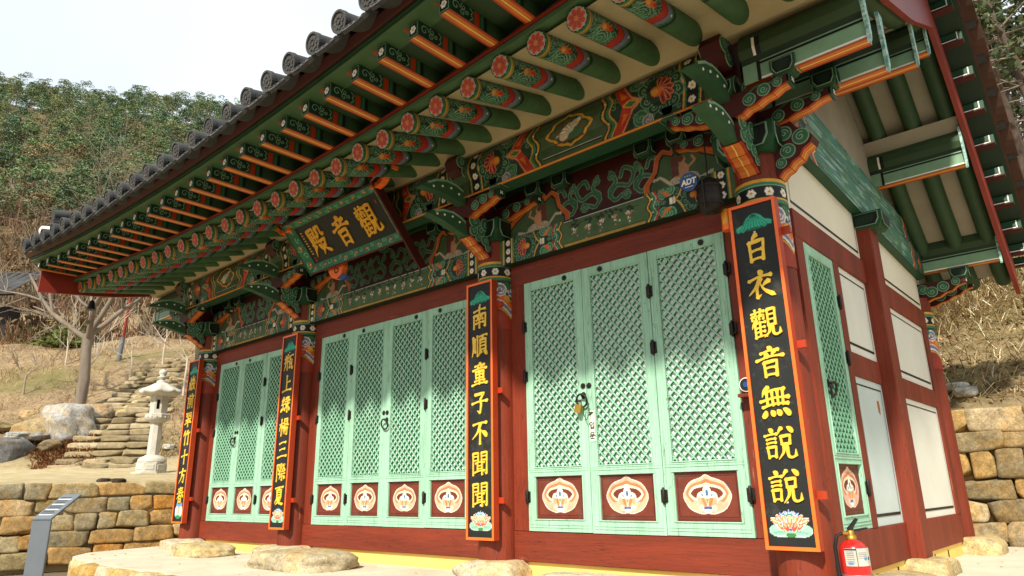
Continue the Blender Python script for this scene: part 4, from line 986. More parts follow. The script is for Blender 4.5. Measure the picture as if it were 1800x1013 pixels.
# ---- roof tiles
XT = [XS[2]-.175+.350*k for k in range(-27, 3)]
def roof_path(x, back=False):
    if back: return [(y, rt(y)+.08) for y in np.linspace(2.1, 5.25, 10)]
    y0 = ey(x)-.77; z0 = ez(x)+.385
    out = []
    for t in np.linspace(0, 1, 14):
        y = y0+(2.1-y0)*t; zr = rt(y)+.08; out.append((y, z0+(5.56-z0)*(.62*t+.38*t*t)))
    return out
def make_tiles(back):
    mb = MB(); xs = XT
    for x in xs:
        p = roof_path(x, back); r = .086; p = [(p[0][0]-.04, p[0][1])]+p[1:]
        vs = []
        for y, z in p: vs += [(x+math.cos(a)*r, y, z+.035+math.sin(a)*r) for a in np.linspace(-.25, math.pi+.25, 11)]
        mb.add(vs, [(i*11+j, i*11+j+1, (i+1)*11+j+1, (i+1)*11+j) for i in range(len(p)-1) for j in range(10)], 'tile', True)
        if not back:
            y, z = p[0]; f = frame((x, y-.002, z+.035), (1, 0, 0), (0, -.22, .975), (0, -.975, -.22))
            ring = lambda r0: [(math.cos(a)*r0, math.sin(a)*r0) for a in np.linspace(0, 2*math.pi, 25)[:-1]]
            mb.prism(ring(.090), f, -.03, .004, 'tile_edge', {i: 'tile' for i in range(24)})
            o = ring(.090); q = ring(.074)
            for i in range(24):
                j = (i+1) % 24; mb.prism([o[i], o[j], q[j], q[i]], f, .004, .013, 'tile_edge')
            for k in range(8):
                a = k*math.pi/4; mb.prism([(math.cos(a)*.042+math.cos(b)*.016, math.sin(a)*.042+math.sin(b)*.016) for b in np.linspace(0, 2*math.pi, 7)[:-1]], f, .004, .010, 'tile_edge')
            mb.prism([(math.cos(b)*.016, math.sin(b)*.016) for b in np.linspace(0, 2*math.pi, 9)[:-1]], f, .004, .012, 'tile_edge')
    for x0, x1 in zip(xs[:-1], xs[1:]):
        xm, hw = (x0+x1)/2, abs(x1-x0)/2*.92; p = roof_path(xm, back); vs = []
        for kk, (y, z) in enumerate(p): vs += [(xm+hw*t, y-.02*(kk == 0), z-.055+.060*t*t) for t in np.linspace(-1, 1, 9)]
        n = len(p)
        mb.add(vs, [(i*9+j, i*9+j+1, (i+1)*9+j+1, (i+1)*9+j) for i in range(n-1) for j in range(8)], 'tile', True)
        if not back:                                               # under shell and hanging drip plate
            un = [(a, b, c-.022) for a, b, c in vs[:27]]
            mb.add(un, [(i*9+j, (i+1)*9+j, (i+1)*9+j+1, i*9+j+1) for i in range(2) for j in range(8)], 'tile', True)
            y, z = p[0]; f = frame((xm, y-.012, z-.055), (1, 0, 0), (0, .50, .866), (0, -.866, .50))
            top = [(hw*t, .068*t*t+.004) for t in np.linspace(-1, 1, 9)]; bot = [(hw*t*.99, .068*t*t-.100+.040*abs(t)**3) for t in np.linspace(1, -1, 9)]
            mb.prism(top+bot, f, -.008, .022, 'tile_edge'); 
            ins = [(hw*t*.86, .085*t*t-.010) for t in np.linspace(-1, 1, 7)]; inb = [(hw*t*.82, .085*t*t-.046+.030*abs(t)**3) for t in np.linspace(1, -1, 7)]
            for k in range(5):
                t = -.7+.35*k; c = (hw*t, .068*t*t-.045); mb.prism([(c[0]+math.cos(b)*.015, c[1]+math.sin(b)*.013) for b in np.linspace(0, 2*math.pi, 9)[:-1]], f, .022, .029, 'tile_edge')
    return P(mb.build('roof_tiles'))
make_tiles(False); make_tiles(True)
# tiles lying across along both gable edges
rg = random.Random(3)
for s, xe in ((1, XR+.36), (-1, XL-.36)):
    mb = MB()
    for y in list(np.arange(-2.1, 2.0, .29))+list(np.arange(2.2, 5.1, .29)):
        sl = (bb(y+.1)-bb(y-.1))/.2; z = bb(y)+.56; hw = .16; vs = []
        for xx in (xe-s*.55, xe+s*rg.uniform(-.01, .02)):
            for e in (0, -.028): vs += [(xx, y+hw*t, z+sl*hw*t+.075*t*t-.02+e) for t in np.linspace(-1, 1, 7)]
        fs = []
        for j in range(6): fs += [(j, j+1, 15+j, 14+j), (7+j, 21+j, 22+j, 8+j), (14+j, 15+j, 22+j, 21+j)]
        fs += [(0, 14, 21, 7), (6, 13, 27, 20)]
        mb.add(vs, fs, 'roof_mud' if s > 0 else 'tile')
        yt = y+.145; z2 = bb(yt)+.60
        mb.tube([(xe-s*.5, yt, z2), (xe-s*.02, yt, z2)], .072, 'tile', 10)
    P(mb.build('gable_tiles'))
# ridge and descending ridges
def ridge_mb(pts, w=.13, n=4):
    mb = MB()
    for k in range(n):
        ww = w*(1-.05*k)
        for a, b in zip(pts[:-1], pts[1:]):
            d = Vector((b[0]-a[0], b[1]-a[1], 0)).normalized(); q = Vector((-d.y, d.x, 0))*ww; z = .05*k
            A, B = Vector(a)+Vector((0, 0, z)), Vector(b)+Vector((0, 0, z))
            mb.hexa([A-q, A+q, B+q, B-q, A-q+Vector((0,0,.042)), A+q+Vector((0,0,.042)), B+q+Vector((0,0,.042)), B-q+Vector((0,0,.042))], 'tile')
    mb.tube([Vector(p)+Vector((0, 0, .05*n+.03)) for p in pts], .085, 'tile', 10)
    return mb
mb = ridge_mb([(XL-.3, 2.1, 5.95), (XL+.8, 2.1, 5.75), (-4.5, 2.1, 5.62), (XR-.8, 2.1, 5.75), (XR+.3, 2.1, 5.95)], .15, 6); P(mb.build('ridge'))
for x in (XL-.05, XR+.05):
    pts = [(x, y, roof_path(x)[0][1]+.06+(5.62-roof_path(x)[0][1])*(.62*t+.38*t*t)) for t, y in ((t, ey(x)-.77+(2.1-ey(x)+.77)*t) for t in np.linspace(.075, 1, 9))]
    o = P(ridge_mb(pts, .12, 10).build('descending_ridge'))
    mb = MB(); a = Vector(pts[0]); mb.lathe([(.02, -.11), (.08, -.13), (.09, 0), (.07, .12), (.02, .14)], 'lime_white', (0, 0, 0), 14)
    e = mb.build('lime_end', o); e.location = a+Vector((0, .0, .26)); e.rotation_euler = (math.pi/2, 0, 0)
# ================================================================== BRUSH LETTERING
# each character: strokes in a 100-unit box; the letter gives the brush movement
CH = {
'白': "p 54,100 36,74;v 26,76 29,6;z 26,74 77,78 71,6;h 32,42 70,45;h 29,12 70,14",
'衣': "d 46,100 56,86;h 10,70 90,79;p 52,74 34,46 6,22;v 36,46 35,8;f 35,8 50,18;p 80,60 56,44;n 46,62 62,32 98,6",
'觀': "h 4,86 50,91;v 18,99 19,80;v 37,99 35,80;z 6,76 21,77 19,63;v 6,76 8,63;z 30,76 47,78 45,64;v 30,76 32,64;p 22,62 4,36;v 15,50 15,2;h 15,50 52,54;h 16,35 48,38;h 16,21 48,23;h 13,5 54,8;v 33,56 32,7;z 60,92 86,94 84,38;v 60,92 61,37;h 61,74 84,75;h 61,57 84,58;h 61,40 84,41;p 67,38 62,18 44,2;k 76,38 76,12 86,6 99,10;f 99,10 99,28",
'音': "d 46,100 56,86;h 20,80 82,86;d 34,80 42,65;p 68,84 58,66;h 4,58 98,66;v 30,50 32,2;z 30,49 73,53 69,2;h 32,30 69,31;h 32,8 69,9",
'無': "p 32,100 10,70;h 22,84 86,89;h 2,56 98,62;v 25,82 26,40;v 43,84 44,40;v 61,86 61,40;v 79,88 77,40;h 8,37 94,42;d 18,26 8,6;d 36,25 43,8;d 56,25 64,8;d 76,27 94,6",
'說': "d 18,98 28,86;h 2,77 44,81;h 8,65 38,67;h 8,53 38,55;v 9,42 12,8;z 9,41 37,43 34,9;h 12,13 34,14;p 60,98 48,80;d 78,99 94,82;v 55,72 57,46;z 55,71 85,74 82,46;h 57,48 82,49;p 64,46 60,24 42,2;k 74,46 74,14 84,6 98,10;f 98,10 99,30",
'南': "h 12,82 88,88;v 50,100 49,64;v 14,62 14,2;z 14,62 89,66 86,6;f 86,6 74,12;d 36,58 43,47;p 65,59 56,46;h 28,40 74,43;h 25,24 77,27;v 50,46 50,2",
'順': "p 10,92 11,40 2,4;v 22,84 22,20;v 37,96 37,2;h 50,90 98,94;p 73,92 64,78;v 54,76 54,22;z 54,75 91,77 89,22;h 55,60 89,61;h 55,45 89,46;h 54,28 90,29;p 63,22 44,2;d 78,22 96,4",
'童': "d 46,100 55,90;h 20,86 80,89;d 36,84 42,72;p 65,87 57,73;h 6,68 94,73;v 26,62 28,30;z 26,61 77,63 73,30;h 28,47 73,48;h 28,32 73,33;v 50,64 50,4;h 20,18 82,20;h 2,2 98,6",
'子': "z 20,88 78,91 54,66;k 54,66 58,40 52,6;f 52,6 34,18;h 2,50 98,56",
'不': "h 8,86 92,91;p 54,88 36,52 2,24;v 52,62 51,0;d 62,56 92,32",
'聞': "v 8,93 8,0;z 8,92 40,94 39,60;h 9,77 39,78;h 9,61 40,62;v 60,94 60,60;z 60,93 93,95 91,4;f 91,4 80,10;h 61,78 90,79;h 61,62 90,63;h 24,50 78,53;v 36,51 36,14;v 64,52 64,0;h 37,38 63,39;h 37,26 63,27;h 20,12 80,18",
'瓶': "d 14,94 20,80;p 42,98 32,82;h 4,73 52,78;h 2,49 56,54;p 18,74 18,40 2,4;v 38,78 38,2;h 56,84 99,89;v 67,84 62,12;f 62,12 80,24;z 66,62 86,64 86,14;k 86,14 92,6 100,10;f 100,10 100,24;d 70,46 79,34",
'上': "v 46,98 46,8;h 46,54 84,60;h 2,4 98,10",
'綠': "z 28,99 8,76 30,73;p 40,86 6,54;h 6,53 42,58;v 24,54 24,22;d 10,34 2,14;d 36,34 46,18;z 54,92 87,95 84,72;h 56,82 84,83;h 48,69 98,74;v 72,70 72,6;f 72,6 60,14;d 54,58 62,46;p 66,40 46,20;p 92,60 78,46;n 76,44 98,12",
'楊': "h 2,68 44,73;v 23,98 23,0;p 23,66 2,28;d 26,60 42,44;v 54,96 54,66;z 54,95 89,97 86,66;h 55,81 86,82;h 54,67 86,68;h 44,55 100,60;p 60,56 40,24;z 54,43 93,47 86,4;f 86,4 74,12;p 70,44 48,8;p 83,44 66,6",
'三': "h 16,84 84,90;h 22,48 78,53;h 2,6 98,12",
'際': "z 8,92 37,95 22,70;k 22,70 38,52 35,38 24,44;v 9,93 9,0;p 55,98 42,66;z 50,84 66,86 46,56;d 50,76 57,68;z 72,90 93,93 70,60;n 70,84 100,52;h 56,52 84,54;h 40,37 98,42;v 69,40 69,4;f 69,4 58,12;p 56,28 42,10;d 82,30 97,12",
'夏': "h 8,91 92,96;p 50,93 43,82;v 27,80 29,38;z 27,80 75,83 72,38;h 29,66 73,67;h 29,53 73,54;h 28,39 73,40;p 44,36 8,8;z 36,28 72,31 56,14;p 56,16 18,0;n 36,22 60,10 98,0",
'巖': "v 50,100 50,82;v 22,94 24,80;h 22,80 80,83;v 80,95 78,80;v 22,76 24,65;z 22,76 42,77 40,65;v 58,76 60,65;z 58,76 78,77 76,65;h 8,59 94,63;p 13,60 10,30 0,2;h 18,49 50,52;v 25,50 25,12;v 42,51 42,2;h 26,37 41,38;h 26,25 41,26;h 16,9 52,14;p 69,58 54,34;h 62,44 98,47;p 87,45 76,20 50,0;n 62,34 98,0",
'前': "d 28,99 37,86;p 72,100 60,86;h 2,78 98,85;v 16,70 15,2;z 16,69 49,72 46,4;f 46,4 37,10;h 17,52 46,53;h 16,36 46,37;v 65,70 64,24;v 86,77 86,2;f 86,2 74,10",
'翠': "z 8,94 43,97 40,62;f 40,62 31,68;d 16,85 28,76;d 14,71 30,77;z 54,94 92,97 89,62;f 89,62 80,68;d 62,85 73,76;d 60,71 76,77;d 47,61 54,53;h 12,47 88,52;p 34,48 16,28;d 36,42 46,31;p 65,49 52,30;d 66,42 84,29;h 2,20 98,26;v 50,36 50,-2",
'竹': "p 26,100 2,62;h 18,76 48,81;v 31,78 30,2;p 68,100 52,64;h 60,78 98,84;v 79,80 79,2;f 79,2 66,12",
'十': "h 4,53 96,60;v 50,98 50,0",
'方': "d 45,100 55,86;h 4,73 96,80;z 44,51 80,55 72,4;f 72,4 56,14;p 47,76 42,40 6,0",
'春': "h 18,90 82,95;h 22,76 78,81;h 4,60 96,66;p 50,100 38,54 0,26;n 54,64 100,32;v 32,44 33,0;z 32,43 69,46 66,0;h 33,24 67,25;h 33,3 67,4",
'殿': "z 14,93 49,96 46,78;h 14,79 47,81;p 14,94 15,40 0,2;h 17,62 56,65;v 28,74 28,46;v 43,75 42,46;h 10,43 58,48;p 26,38 12,18;d 42,39 56,20;p 65,93 64,70 54,55;z 65,93 87,96 86,68;k 86,68 92,64 100,70;z 57,47 90,51 78,30;p 78,32 50,0;n 60,40 76,18 100,2",
}
PRF = {'h': lambda t: .80+.45*math.exp(-((t)/.10)**2)+.70*math.exp(-((1-t)/.13)**2)-.1,
       'v': lambda t: .85+.55*math.exp(-(t/.10)**2)+.25*math.exp(-((1-t)/.1)**2),
       'p': lambda t: 1.45*(1-t)**.8+.16, 'n': lambda t: .35+1.5*t**1.6 if t < .85 else 1.6*(1-t)/.15+.15,
       'd': lambda t: .45+1.35*math.sin(min(1, t*1.05)*math.pi*.8)**.8, 'z': lambda t: 1.0+.35*math.exp(-(t/.08)**2)+.2*math.sin(t*7),
       'k': lambda t: .95+.15*math.sin(t*5), 'f': lambda t: 1.05*(1-t)+.12}
def brush(mb, ch, fr, cx, cy, w, h, m, th=.006, wt=8.2, n0=0, seed=0, slant=.05):
    """raised brush strokes of one character centred at (cx, cy)."""
    rg = random.Random(seed*97+ord(ch)); ns = CH[ch].count(';')+1; wt = wt*(1.12 if ns < 8 else .98 if ns < 13 else .82)
    for si, st in enumerate(CH[ch].split(';')):
        k, rest = st[0], st[2:].split(' '); p = [np.array([float(q) for q in r.split(',')]) for r in rest]
        if k == 'z':
            pts = []
            for a, b in zip(p[:-1], p[1:]): pts += [a+(b-a)*t for t in np.linspace(0, 1, 7)][:-1]
            pts.append(p[-1])
        else:
            if len(p) == 2:
                a, b = p; L = np.hypot(*(b-a)); q = np.array([-(b-a)[1], (b-a)[0]])/max(L, 1)
                bow = {'h': .05, 'v': .0, 'p': -.10, 'n': .10, 'd': .10}.get(k, 0)*L*(1 if k != 'p' else 1)
                p = [a, (a+b)/2+q*bow*(.7+.6*rg.random()), b]
            pts = catmull(p, 8)
        pts = [np.array([(q[0]-50)/100*w, (q[1]-50)/100*h+(q[0]-50)/100*w*slant]) for q in pts]
        Lft, Rgt = [], []; N = len(pts); base = wt/100*min(w, h)
        for i, q in enumerate(pts):
            t = pts[min(i+1, N-1)]-pts[max(i-1, 0)]; t = t/max(np.hypot(*t), 1e-9); nn = np.array([-t[1], t[0]])
            ww = base*PRF[k](i/(N-1))*.62*(1+.08*rg.uniform(-1, 1)); Lft.append(q+nn*ww); Rgt.append(q-nn*ww)
            if i == 0: e0 = q-t*ww*.7
            if i == N-1: e1 = q+t*ww*.6
        lp = [e0]+Lft+[e1]; rp_ = [e0]+Rgt+[e1]; N = len(lp); z = n0+th+.00035*si
        tl = [fr(cx+a[0], cy+a[1], z) for a in lp]; tr = [fr(cx+a[0], cy+a[1], z) for a in rp_]
        bl = [fr(cx+a[0], cy+a[1], n0-.001) for a in lp]; br = [fr(cx+a[0], cy+a[1], n0-.001) for a in rp_]
        fs = []
        for i in range(N-1):
            fs += [(i, i+1, N+i+1, N+i), (i, 2*N+i, 2*N+i+1, i+1), (N+i, N+i+1, 3*N+i+1, 3*N+i)]
        mb.add(tl+tr+bl+br, fs, m)

# ================================================================== HANGING VERSE BOARDS
BW, BH = .335, 2.315
def lotus_front(cv, cx, cy, s):
    for a, r in ((-.55, .5), (.55, .5), (0, .42), (-.3, .42), (.3, .42)): cv.ell(cx+a*s, cy-.32*s, r*s, .30*s, hx('a9cdb4'))
    for a in (-.62, .62): cv.ell(cx+a*s, cy-.30*s, .40*s, .26*s, hx('8fbfa4'))
    for k in range(-5, 6): cv.stroke([(cx, cy-.25*s), (cx+k*.19*s, cy-.55*s+.02*s*abs(k))], .004, hx('5e9c80'))
    cv.ell(cx, cy-.52*s, .26*s, .10*s, hx('3f7a3f'))
    def pet(x, y, w, h, rot, c, tip=None):
        cv.ell(x, y, w*1.18, h*1.08, hx('f4e4d6'), rot); cv.ell(x, y, w, h, c, rot)
        if tip is not None: cv.ell(x-math.sin(rot)*h*.35, y+math.cos(rot)*h*.35, w*.45, h*.5, tip, rot)
    for k in (-2, -1, 0, 1, 2): pet(cx+k*.16*s, cy+.42*s-.05*s*abs(k), .11*s, .2*s, -k*.28, hx('2f57a8'), hx('9cc0e0'))
    cv.ell(cx, cy+.32*s, .24*s, .13*s, hx('4d8f6f'))
    for k in (-3, 3, -2, 2): pet(cx+k*.21*s, cy+.20*s-.07*s*abs(k)+.08*s, .12*s, .32*s, -k*.36, hx('e8703f'), hx('f5b291'))
    for k in (-1, 1, 0): pet(cx+k*.22*s, cy+.06*s, .14*s, .32*s, -k*.3, hx('ee7f48'), hx('f7bd9c'))
    for k in (-2, 2, -1, 1): pet(cx+k*.21*s, cy-.14*s, .13*s, .24*s, -k*.5, hx('df5530'), hx('f3a27e'))
    cv.ell(cx, cy-.28*s, .10*s, .06*s, hx('4566b0'))
def leaf_cap(cv, cx, cy, s):
    g = hx('2fa284'); d = hx('0f4a3a')
    o = [(-1, -.28), (-.92, -.42), (-.74, -.36), (-.62, -.46), (-.42, -.30), (-.2, -.38), (0, -.28), (.22, -.38), (.42, -.26), (.6, -.40), (.76, -.26), (.95, -.30), (1.0, -.10), (.84, 0), (.62, .06), (.45, .28), (.25, .46), (.05, .52), (-.2, .46), (-.42, .28), (-.60, .0), (-.82, -.06), (-1.0, -.14)]
    cv.poly([(cx+a*s*1.05, cy+b*s*1.06) for a, b in o], d); cv.poly([(cx+a*s, cy+b*s) for a, b in o], g)
    for k in range(-4, 5): cv.stroke([(cx+k*.02*s, cy+.46*s), (cx+k*.12*s, cy+.1*s), (cx+k*.2*s, cy-.33*s)], .004, d)
    cv.ell(cx, cy-.36*s, .5*s, .07*s, hx('1c5f46')); cv.ell(cx, cy+.53*s, .05*s, .05*s, d)
art_mesh = {}
def verse_board(text, x, y, zb, lean, label, cup=False):
    root = empty('verse_board', (x, y, zb)); root.rotation_euler = (0, 0, lean)
    tag(root, label, 'verse board', 'verse boards hung on the front columns')
    f = frame((0, 0, 0), (1, 0, 0), (0, 0, 1), (0, -1, 0)); t = .022; mb = MB()
    mb.box((-BW/2+t, 0, t), (BW/2-t, .05, BH-t), 'red_bright'); mb.build('board', root)
    if cup not in art_mesh:
        cv = Cv(BW-2*t, BH-2*t, hx('191b1a'), .0048); w = BW-2*t
        leaf_cap(cv, w/2, BH-2*t-.13, w*.44)
        for yy in (.265, BH-.245): cv.ell(w/2, yy, .008, .008, WH)
        if cup:
            cv.ell(w/2, .10, .11, .05, hx('8fbfa4')); cv.ell(w/2, .17, .10, .07, hx('f3a27e')); cv.ell(w/2-.07, .15, .04, .05, WH); cv.ell(w/2+.07, .15, .04, .05, WH); cv.ell(w/2, .23, .09, .035, hx('5a8fc0')); cv.ell(w/2, .26, .05, .03, hx('3d6f9f')); cv.ell(w/2, .06, .07, .025, hx('2f7a4f'))
        else: lotus_front(cv, w/2, .135, w*.44)
        for k in range(26):                                        # scuffs
            cv.ell(w*random.random(), .4+(BH-.8)*random.random(), .004+.012*random.random(), .003+.01*random.random(), hx('2a2d2b'))
        art_mesh[cup] = cv.build('painted_face', lambda U, V: (-w/2+U, -.002+0*U, t+V), root).data
    else:
        o = bpy.data.objects.new('painted_face', art_mesh[cup]); COL.objects.link(o); o.parent = root
    mb = MB()
    for a, b in (((-BW/2, -.012, 0), (-BW/2+t, .055, BH)), ((BW/2-t, -.012, 0), (BW/2, .055, BH)), ((-BW/2+t, -.0118, 0), (BW/2-t, .0548, t)), ((-BW/2+t, -.0118, BH-t), (BW/2-t, .0548, BH))): mb.box(a, b, 'red_bright')
    for u0, v0, u1, v1 in ((-BW/2, 0, -BW/2+t, BH), (BW/2-t, 0, BW/2, BH), (-BW/2+t, 0, BW/2-t, t), (-BW/2+t, BH-t, BW/2-t, BH)):
        mb.sheet([(u0, v0), (u1, v0), (u1, v1), (u0, v1)], f, .0135, 'orange_frame')
    mb.build('board_frame', root)
    n = len(text); z0, z1 = .378, 1.968
    for i, c in enumerate(text):
        cy = z1-(z1-z0)*i/(n-1)-.0; mb = MB(); brush(mb, c, f, .0, cy, .20, .205, 'gold', .006, seed=i, n0=.003); mb.build('character', root)
    for z in (.30, 1.25, 2.05): mb = MB(); mb.box((BW/2-.04, .0555, z), (BW/2+.055, .085, z+.05), 'red_bright'); mb.build('mounting_peg', root)
    return root
verse_board('白衣觀音無說說', -.131, -.225, .352, 0, 'black verse board with seven gold characters, the big nearest one beside the fire extinguisher')
verse_board('南順童子不聞聞', -2.815, -.225, .330, 0, 'black verse board with gold characters between the four leaf doors and the padlocked doors')
verse_board('瓶上綠楊三際夏', -6.13, -.225, .345, 0, 'black verse board with gold characters between the leftmost doors and the four leaf doors')
verse_board('巖前翠竹十方春', -8.76, -.235, .372, 0, 'black verse board on the far end column, with a small painted figure at its foot', True)

# ================================================================== NAME BOARD UNDER THE EAVES
W_, H_ = 1.66, .62
sb = empty('name_board', (-4.43, -.70, 3.478)); tag(sb, 'black temple name board with three gold characters in a green floral frame under the eaves', 'name board')
vdir = Vector((0, -.40, .46)).normalized(); ndir = Vector((1, 0, 0)).cross(vdir)
f = frame((0, 0, 0), (1, 0, 0), vdir, ndir); fw = .088
def bx(mb, u0, v0, u1, v1, n0, n1, m): mb.hexa([f(u0, v0, n0), f(u1, v0, n0), f(u1, v1, n0), f(u0, v1, n0), f(u0, v0, n1), f(u1, v0, n1), f(u1, v1, n1), f(u0, v1, n1)], m)
mb = MB(); bx(mb, -W_/2+fw, -H_/2+fw*.9, W_/2-fw, H_/2-fw*.9, -.03, .0, 'black_paint'); mb.build('panel', sb)
def floral(L, Hh, seed):
    cv = Cv(L, Hh, hx('2f6b4a'), .006); rg = random.Random(seed); n = int(max(L, Hh)/.09); hor = L > Hh
    for k in range(n):
        s = (k+.5)/n; u, v = (s*L, Hh/2) if hor else (L/2, s*Hh); o = .02*(-1)**k
        cv.stroke(spiral(u+(0 if hor else o), v+(o if hor else 0), .035, k, (-1)**k, 1.1), .009, hx('7fae8c'))
        if k % 2 == 0: cv.flower(u, v, .024, hx('c8402c'), hx('e6b07a'), 6)
        for d in (-1, 1): cv.ell(u+rg.uniform(-.03, .03), v+d*.025 if hor else v+rg.uniform(-.03, .03), .014, .008, hx('1f5a3c'), rg.random()*3)
    return cv
def frpiece(quad, seed):
    """one splayed, painted side of the frame; quad = inner a,b then outer c,d as (u,v,n)."""
    a, b, c, d = [f(*q) for q in quad]; L = (b-a).length; Hh = (d-a).length; cv = floral(L, Hh, seed)
    def mp(U, V):
        s, t = U/L, V/Hh
        return tuple((a[i]*(1-s)+b[i]*s)*(1-t)+(d[i]*(1-s)+c[i]*s)*t for i in range(3))
    return cv.build('frame_side', mp, sb)
i0, i1, o0, o1, nn = W_/2-fw, H_/2-fw*.9, W_/2, H_/2, .06
frpiece([(-i0, i1, .001), (i0, i1, .001), (o0, o1, nn), (-o0, o1, nn)], 1); frpiece([(-i0, -i1, .001), (i0, -i1, .001), (o0, -o1, nn), (-o0, -o1, nn)], 2)
frpiece([(-i0, -i1, .001), (-i0, i1, .001), (-o0, o1, nn), (-o0, -o1, nn)], 3); frpiece([(i0, -i1, .001), (i0, i1, .001), (o0, o1, nn), (o0, -o1, nn)], 4)
mb = MB(); bx(mb, -o0, o1, o0, o1+.02, -.03, nn+.004, 'dark_red'); bx(mb, -o0, -o1-.02, o0, -o1, -.03, nn+.004, 'dark_red')
bx(mb, o0, -o1-.36, o0+.024, o1+.03, -.03, nn+.008, 'dark_red'); bx(mb, -o0-.02, -o1-.03, -o0, o1+.03, -.03, nn+.008, 'green_mid'); bx(mb, -o0, -o1, o0, o1, -.05, -.032, 'dark_red'); mb.build('outer_rail', sb)
for i, c in enumerate('殿音觀'): mb = MB(); brush(mb, c, f, (-.46+.46*i), .0, .31, .34, 'gold_dim', .008, 9.6, .0, seed=i+30); mb.build('character', sb)
mb = MB(); rg = random.Random(5)
for k in range(9):                                                 # the small inscription and two red seals
    for j in range(3): mb.sheet([(-i0+.05+.012*j, .16-.033*k), (-i0+.058+.012*j, .157-.033*k), (-i0+.057+.012*j, .14-.033*k), (-i0+.049+.012*j, .143-.033*k)], f, .002, 'gold_dim')
for v in (-.16, -.19): mb.sheet([(-i0+.05, v), (-i0+.075, v), (-i0+.075, v-.02), (-i0+.05, v-.02)], f, .002, 'red_bright')
mb.sheet([(i0-.06, .16), (i0-.045, .16), (i0-.045, .12), (i0-.06, .12)], f, .002, 'red_bright'); mb.build('inscription', sb)
def dragon(u, v, s):
    """carved cloud-dragon finial at a corner of the board."""
    mb = MB(); g = frame(f(u, v, .015), (s, 0, 0), (0, 0, 1), (0, -1, 0))
    body = [(-.06, -.03), (.04, -.05), (.12, -.03), (.17, .01), (.20, .06), (.24, .08), (.30, .07), (.31, .10), (.27, .13), (.28, .16), (.24, .15), (.20, .17), (.19, .13), (.14, .12), (.12, .16), (.08, .12), (.02, .09), (-.06, .04)]
    mb.prism(body, g, -.035, .035, 'orange_frame')
    for q in (1, -1):
        h = .038*q; mb.prism([(-.04, .0), (.05, .0), (.12, .03), (.17, .075), (.14, .10), (.06, .075), (-.04, .03)], g, min(h, h*.9), max(h, h*.9), 'dark_red')
        for k in range(8):
            uu, vv = -.02+.024*k, .035+.009*k+.0012*k*k; mb.prism([(uu+math.cos(a)*.008, vv+math.sin(a)*.008) for a in np.linspace(0, 6.283, 8)[:-1]], g, min(h, h*1.12), max(h, h*1.12), 'white_paint')
        mb.prism([(.235+math.cos(a)*.013, .115+math.sin(a)*.012) for a in np.linspace(0, 6.283, 9)[:-1]], g, min(h, h*1.15), max(h, h*1.15), 'white_paint'); mb.ribbon(spiral(.09, -.01, .03, 0, 1, 1.2, 14), .009, g, h*1.05, 'red_bright')
    return mb.build('dragon_finial', sb)
dragon(o0, o1-.02, 1); dragon(-o0, o1-.06, -1)
mb = MB(); f2 = frame(f(-.42, -o1-.09, .03), (1, 0, 0), (0, 0, 1), (0, -1, 0))
mb.prism([(-.12, .10), (.14, .12), (.16, .03), (.12, -.06), (.02, -.10), (-.07, -.06), (-.13, .02)], f2, -.03, .03, 'orange_frame'); mb.ribbon(spiral(.04, .01, .06, 1, 1, 1.3, 20), .016, f2, .033, 'dark_red')
mb.prism([(.03, -.09), (.12, -.055), (.22, -.10), (.13, -.13)], f2, -.025, .02, 'blue_sign'); mb.build('cloud_bracket', sb)
for n_ in ('name_board',): pass

# ================================================================== SMALL THINGS ON THE FRONT
# round eight-sided alarm company sign
al = empty('alarm_sign', (-.60, -.20, 2.985)); tag(al, 'small blue octagonal alarm company sign fixed under the corner bracket', 'sign'); al.rotation_euler = (math.radians(8), 0, 0)
f = frame((0, 0, 0), (1, 0, 0), (0, 0, 1), (0, -1, 0)); mb = MB()
oc = lambda r: [(math.cos(math.pi/8+k*math.pi/4)*r, math.sin(math.pi/8+k*math.pi/4)*r) for k in range(8)]
mb.prism(oc(.080), f, -.012, .0, 'rubber'); mb.prism(oc(.077), f, .0, .004, 'blue_sign'); mb.build('plate', al)
def text_obj(s, size, mname, parent, fr, ext=.0008, name='lettering', bold=0, shear=0, loc=(0, 0), align='CENTER'):
    c = bpy.data.curves.new(name, 'FONT'); c.body = s; c.size = size; c.align_x = align; c.align_y = 'CENTER'; c.extrude = ext; c.offset = bold; c.shear = shear
    o = bpy.data.objects.new(name, c); COL.objects.link(o); dg = bpy.context.evaluated_depsgraph_get()
    me = bpy.data.meshes.new_from_object(o.evaluated_get(dg)); bpy.data.objects.remove(o)
    for v in me.vertices: v.co = fr(v.co.x+loc[0], v.co.y+loc[1], v.co.z)
    me.materials.clear(); me.materials.append(MATS[mname]); me.name = name
    o = bpy.data.objects.new(name, me); COL.objects.link(o); o.parent = parent; return o
text_obj('ADT', .060, 'white_paint', al, lambda a, b, c: f(a, b, .0055+c), bold=.0025, shear=.15)
mb = MB(); mb.sheet([(-.034, -.036), (.034, -.036), (.034, -.040), (-.034, -.040)], f, .0055, 'white_paint')
for x in (-.02, .0, .02): mb.sheet([(x-.007, .042), (x+.007, .042), (x+.005, .052), (x-.005, .052)], f, .0055, 'green_pale')
mb.build('underline', al)
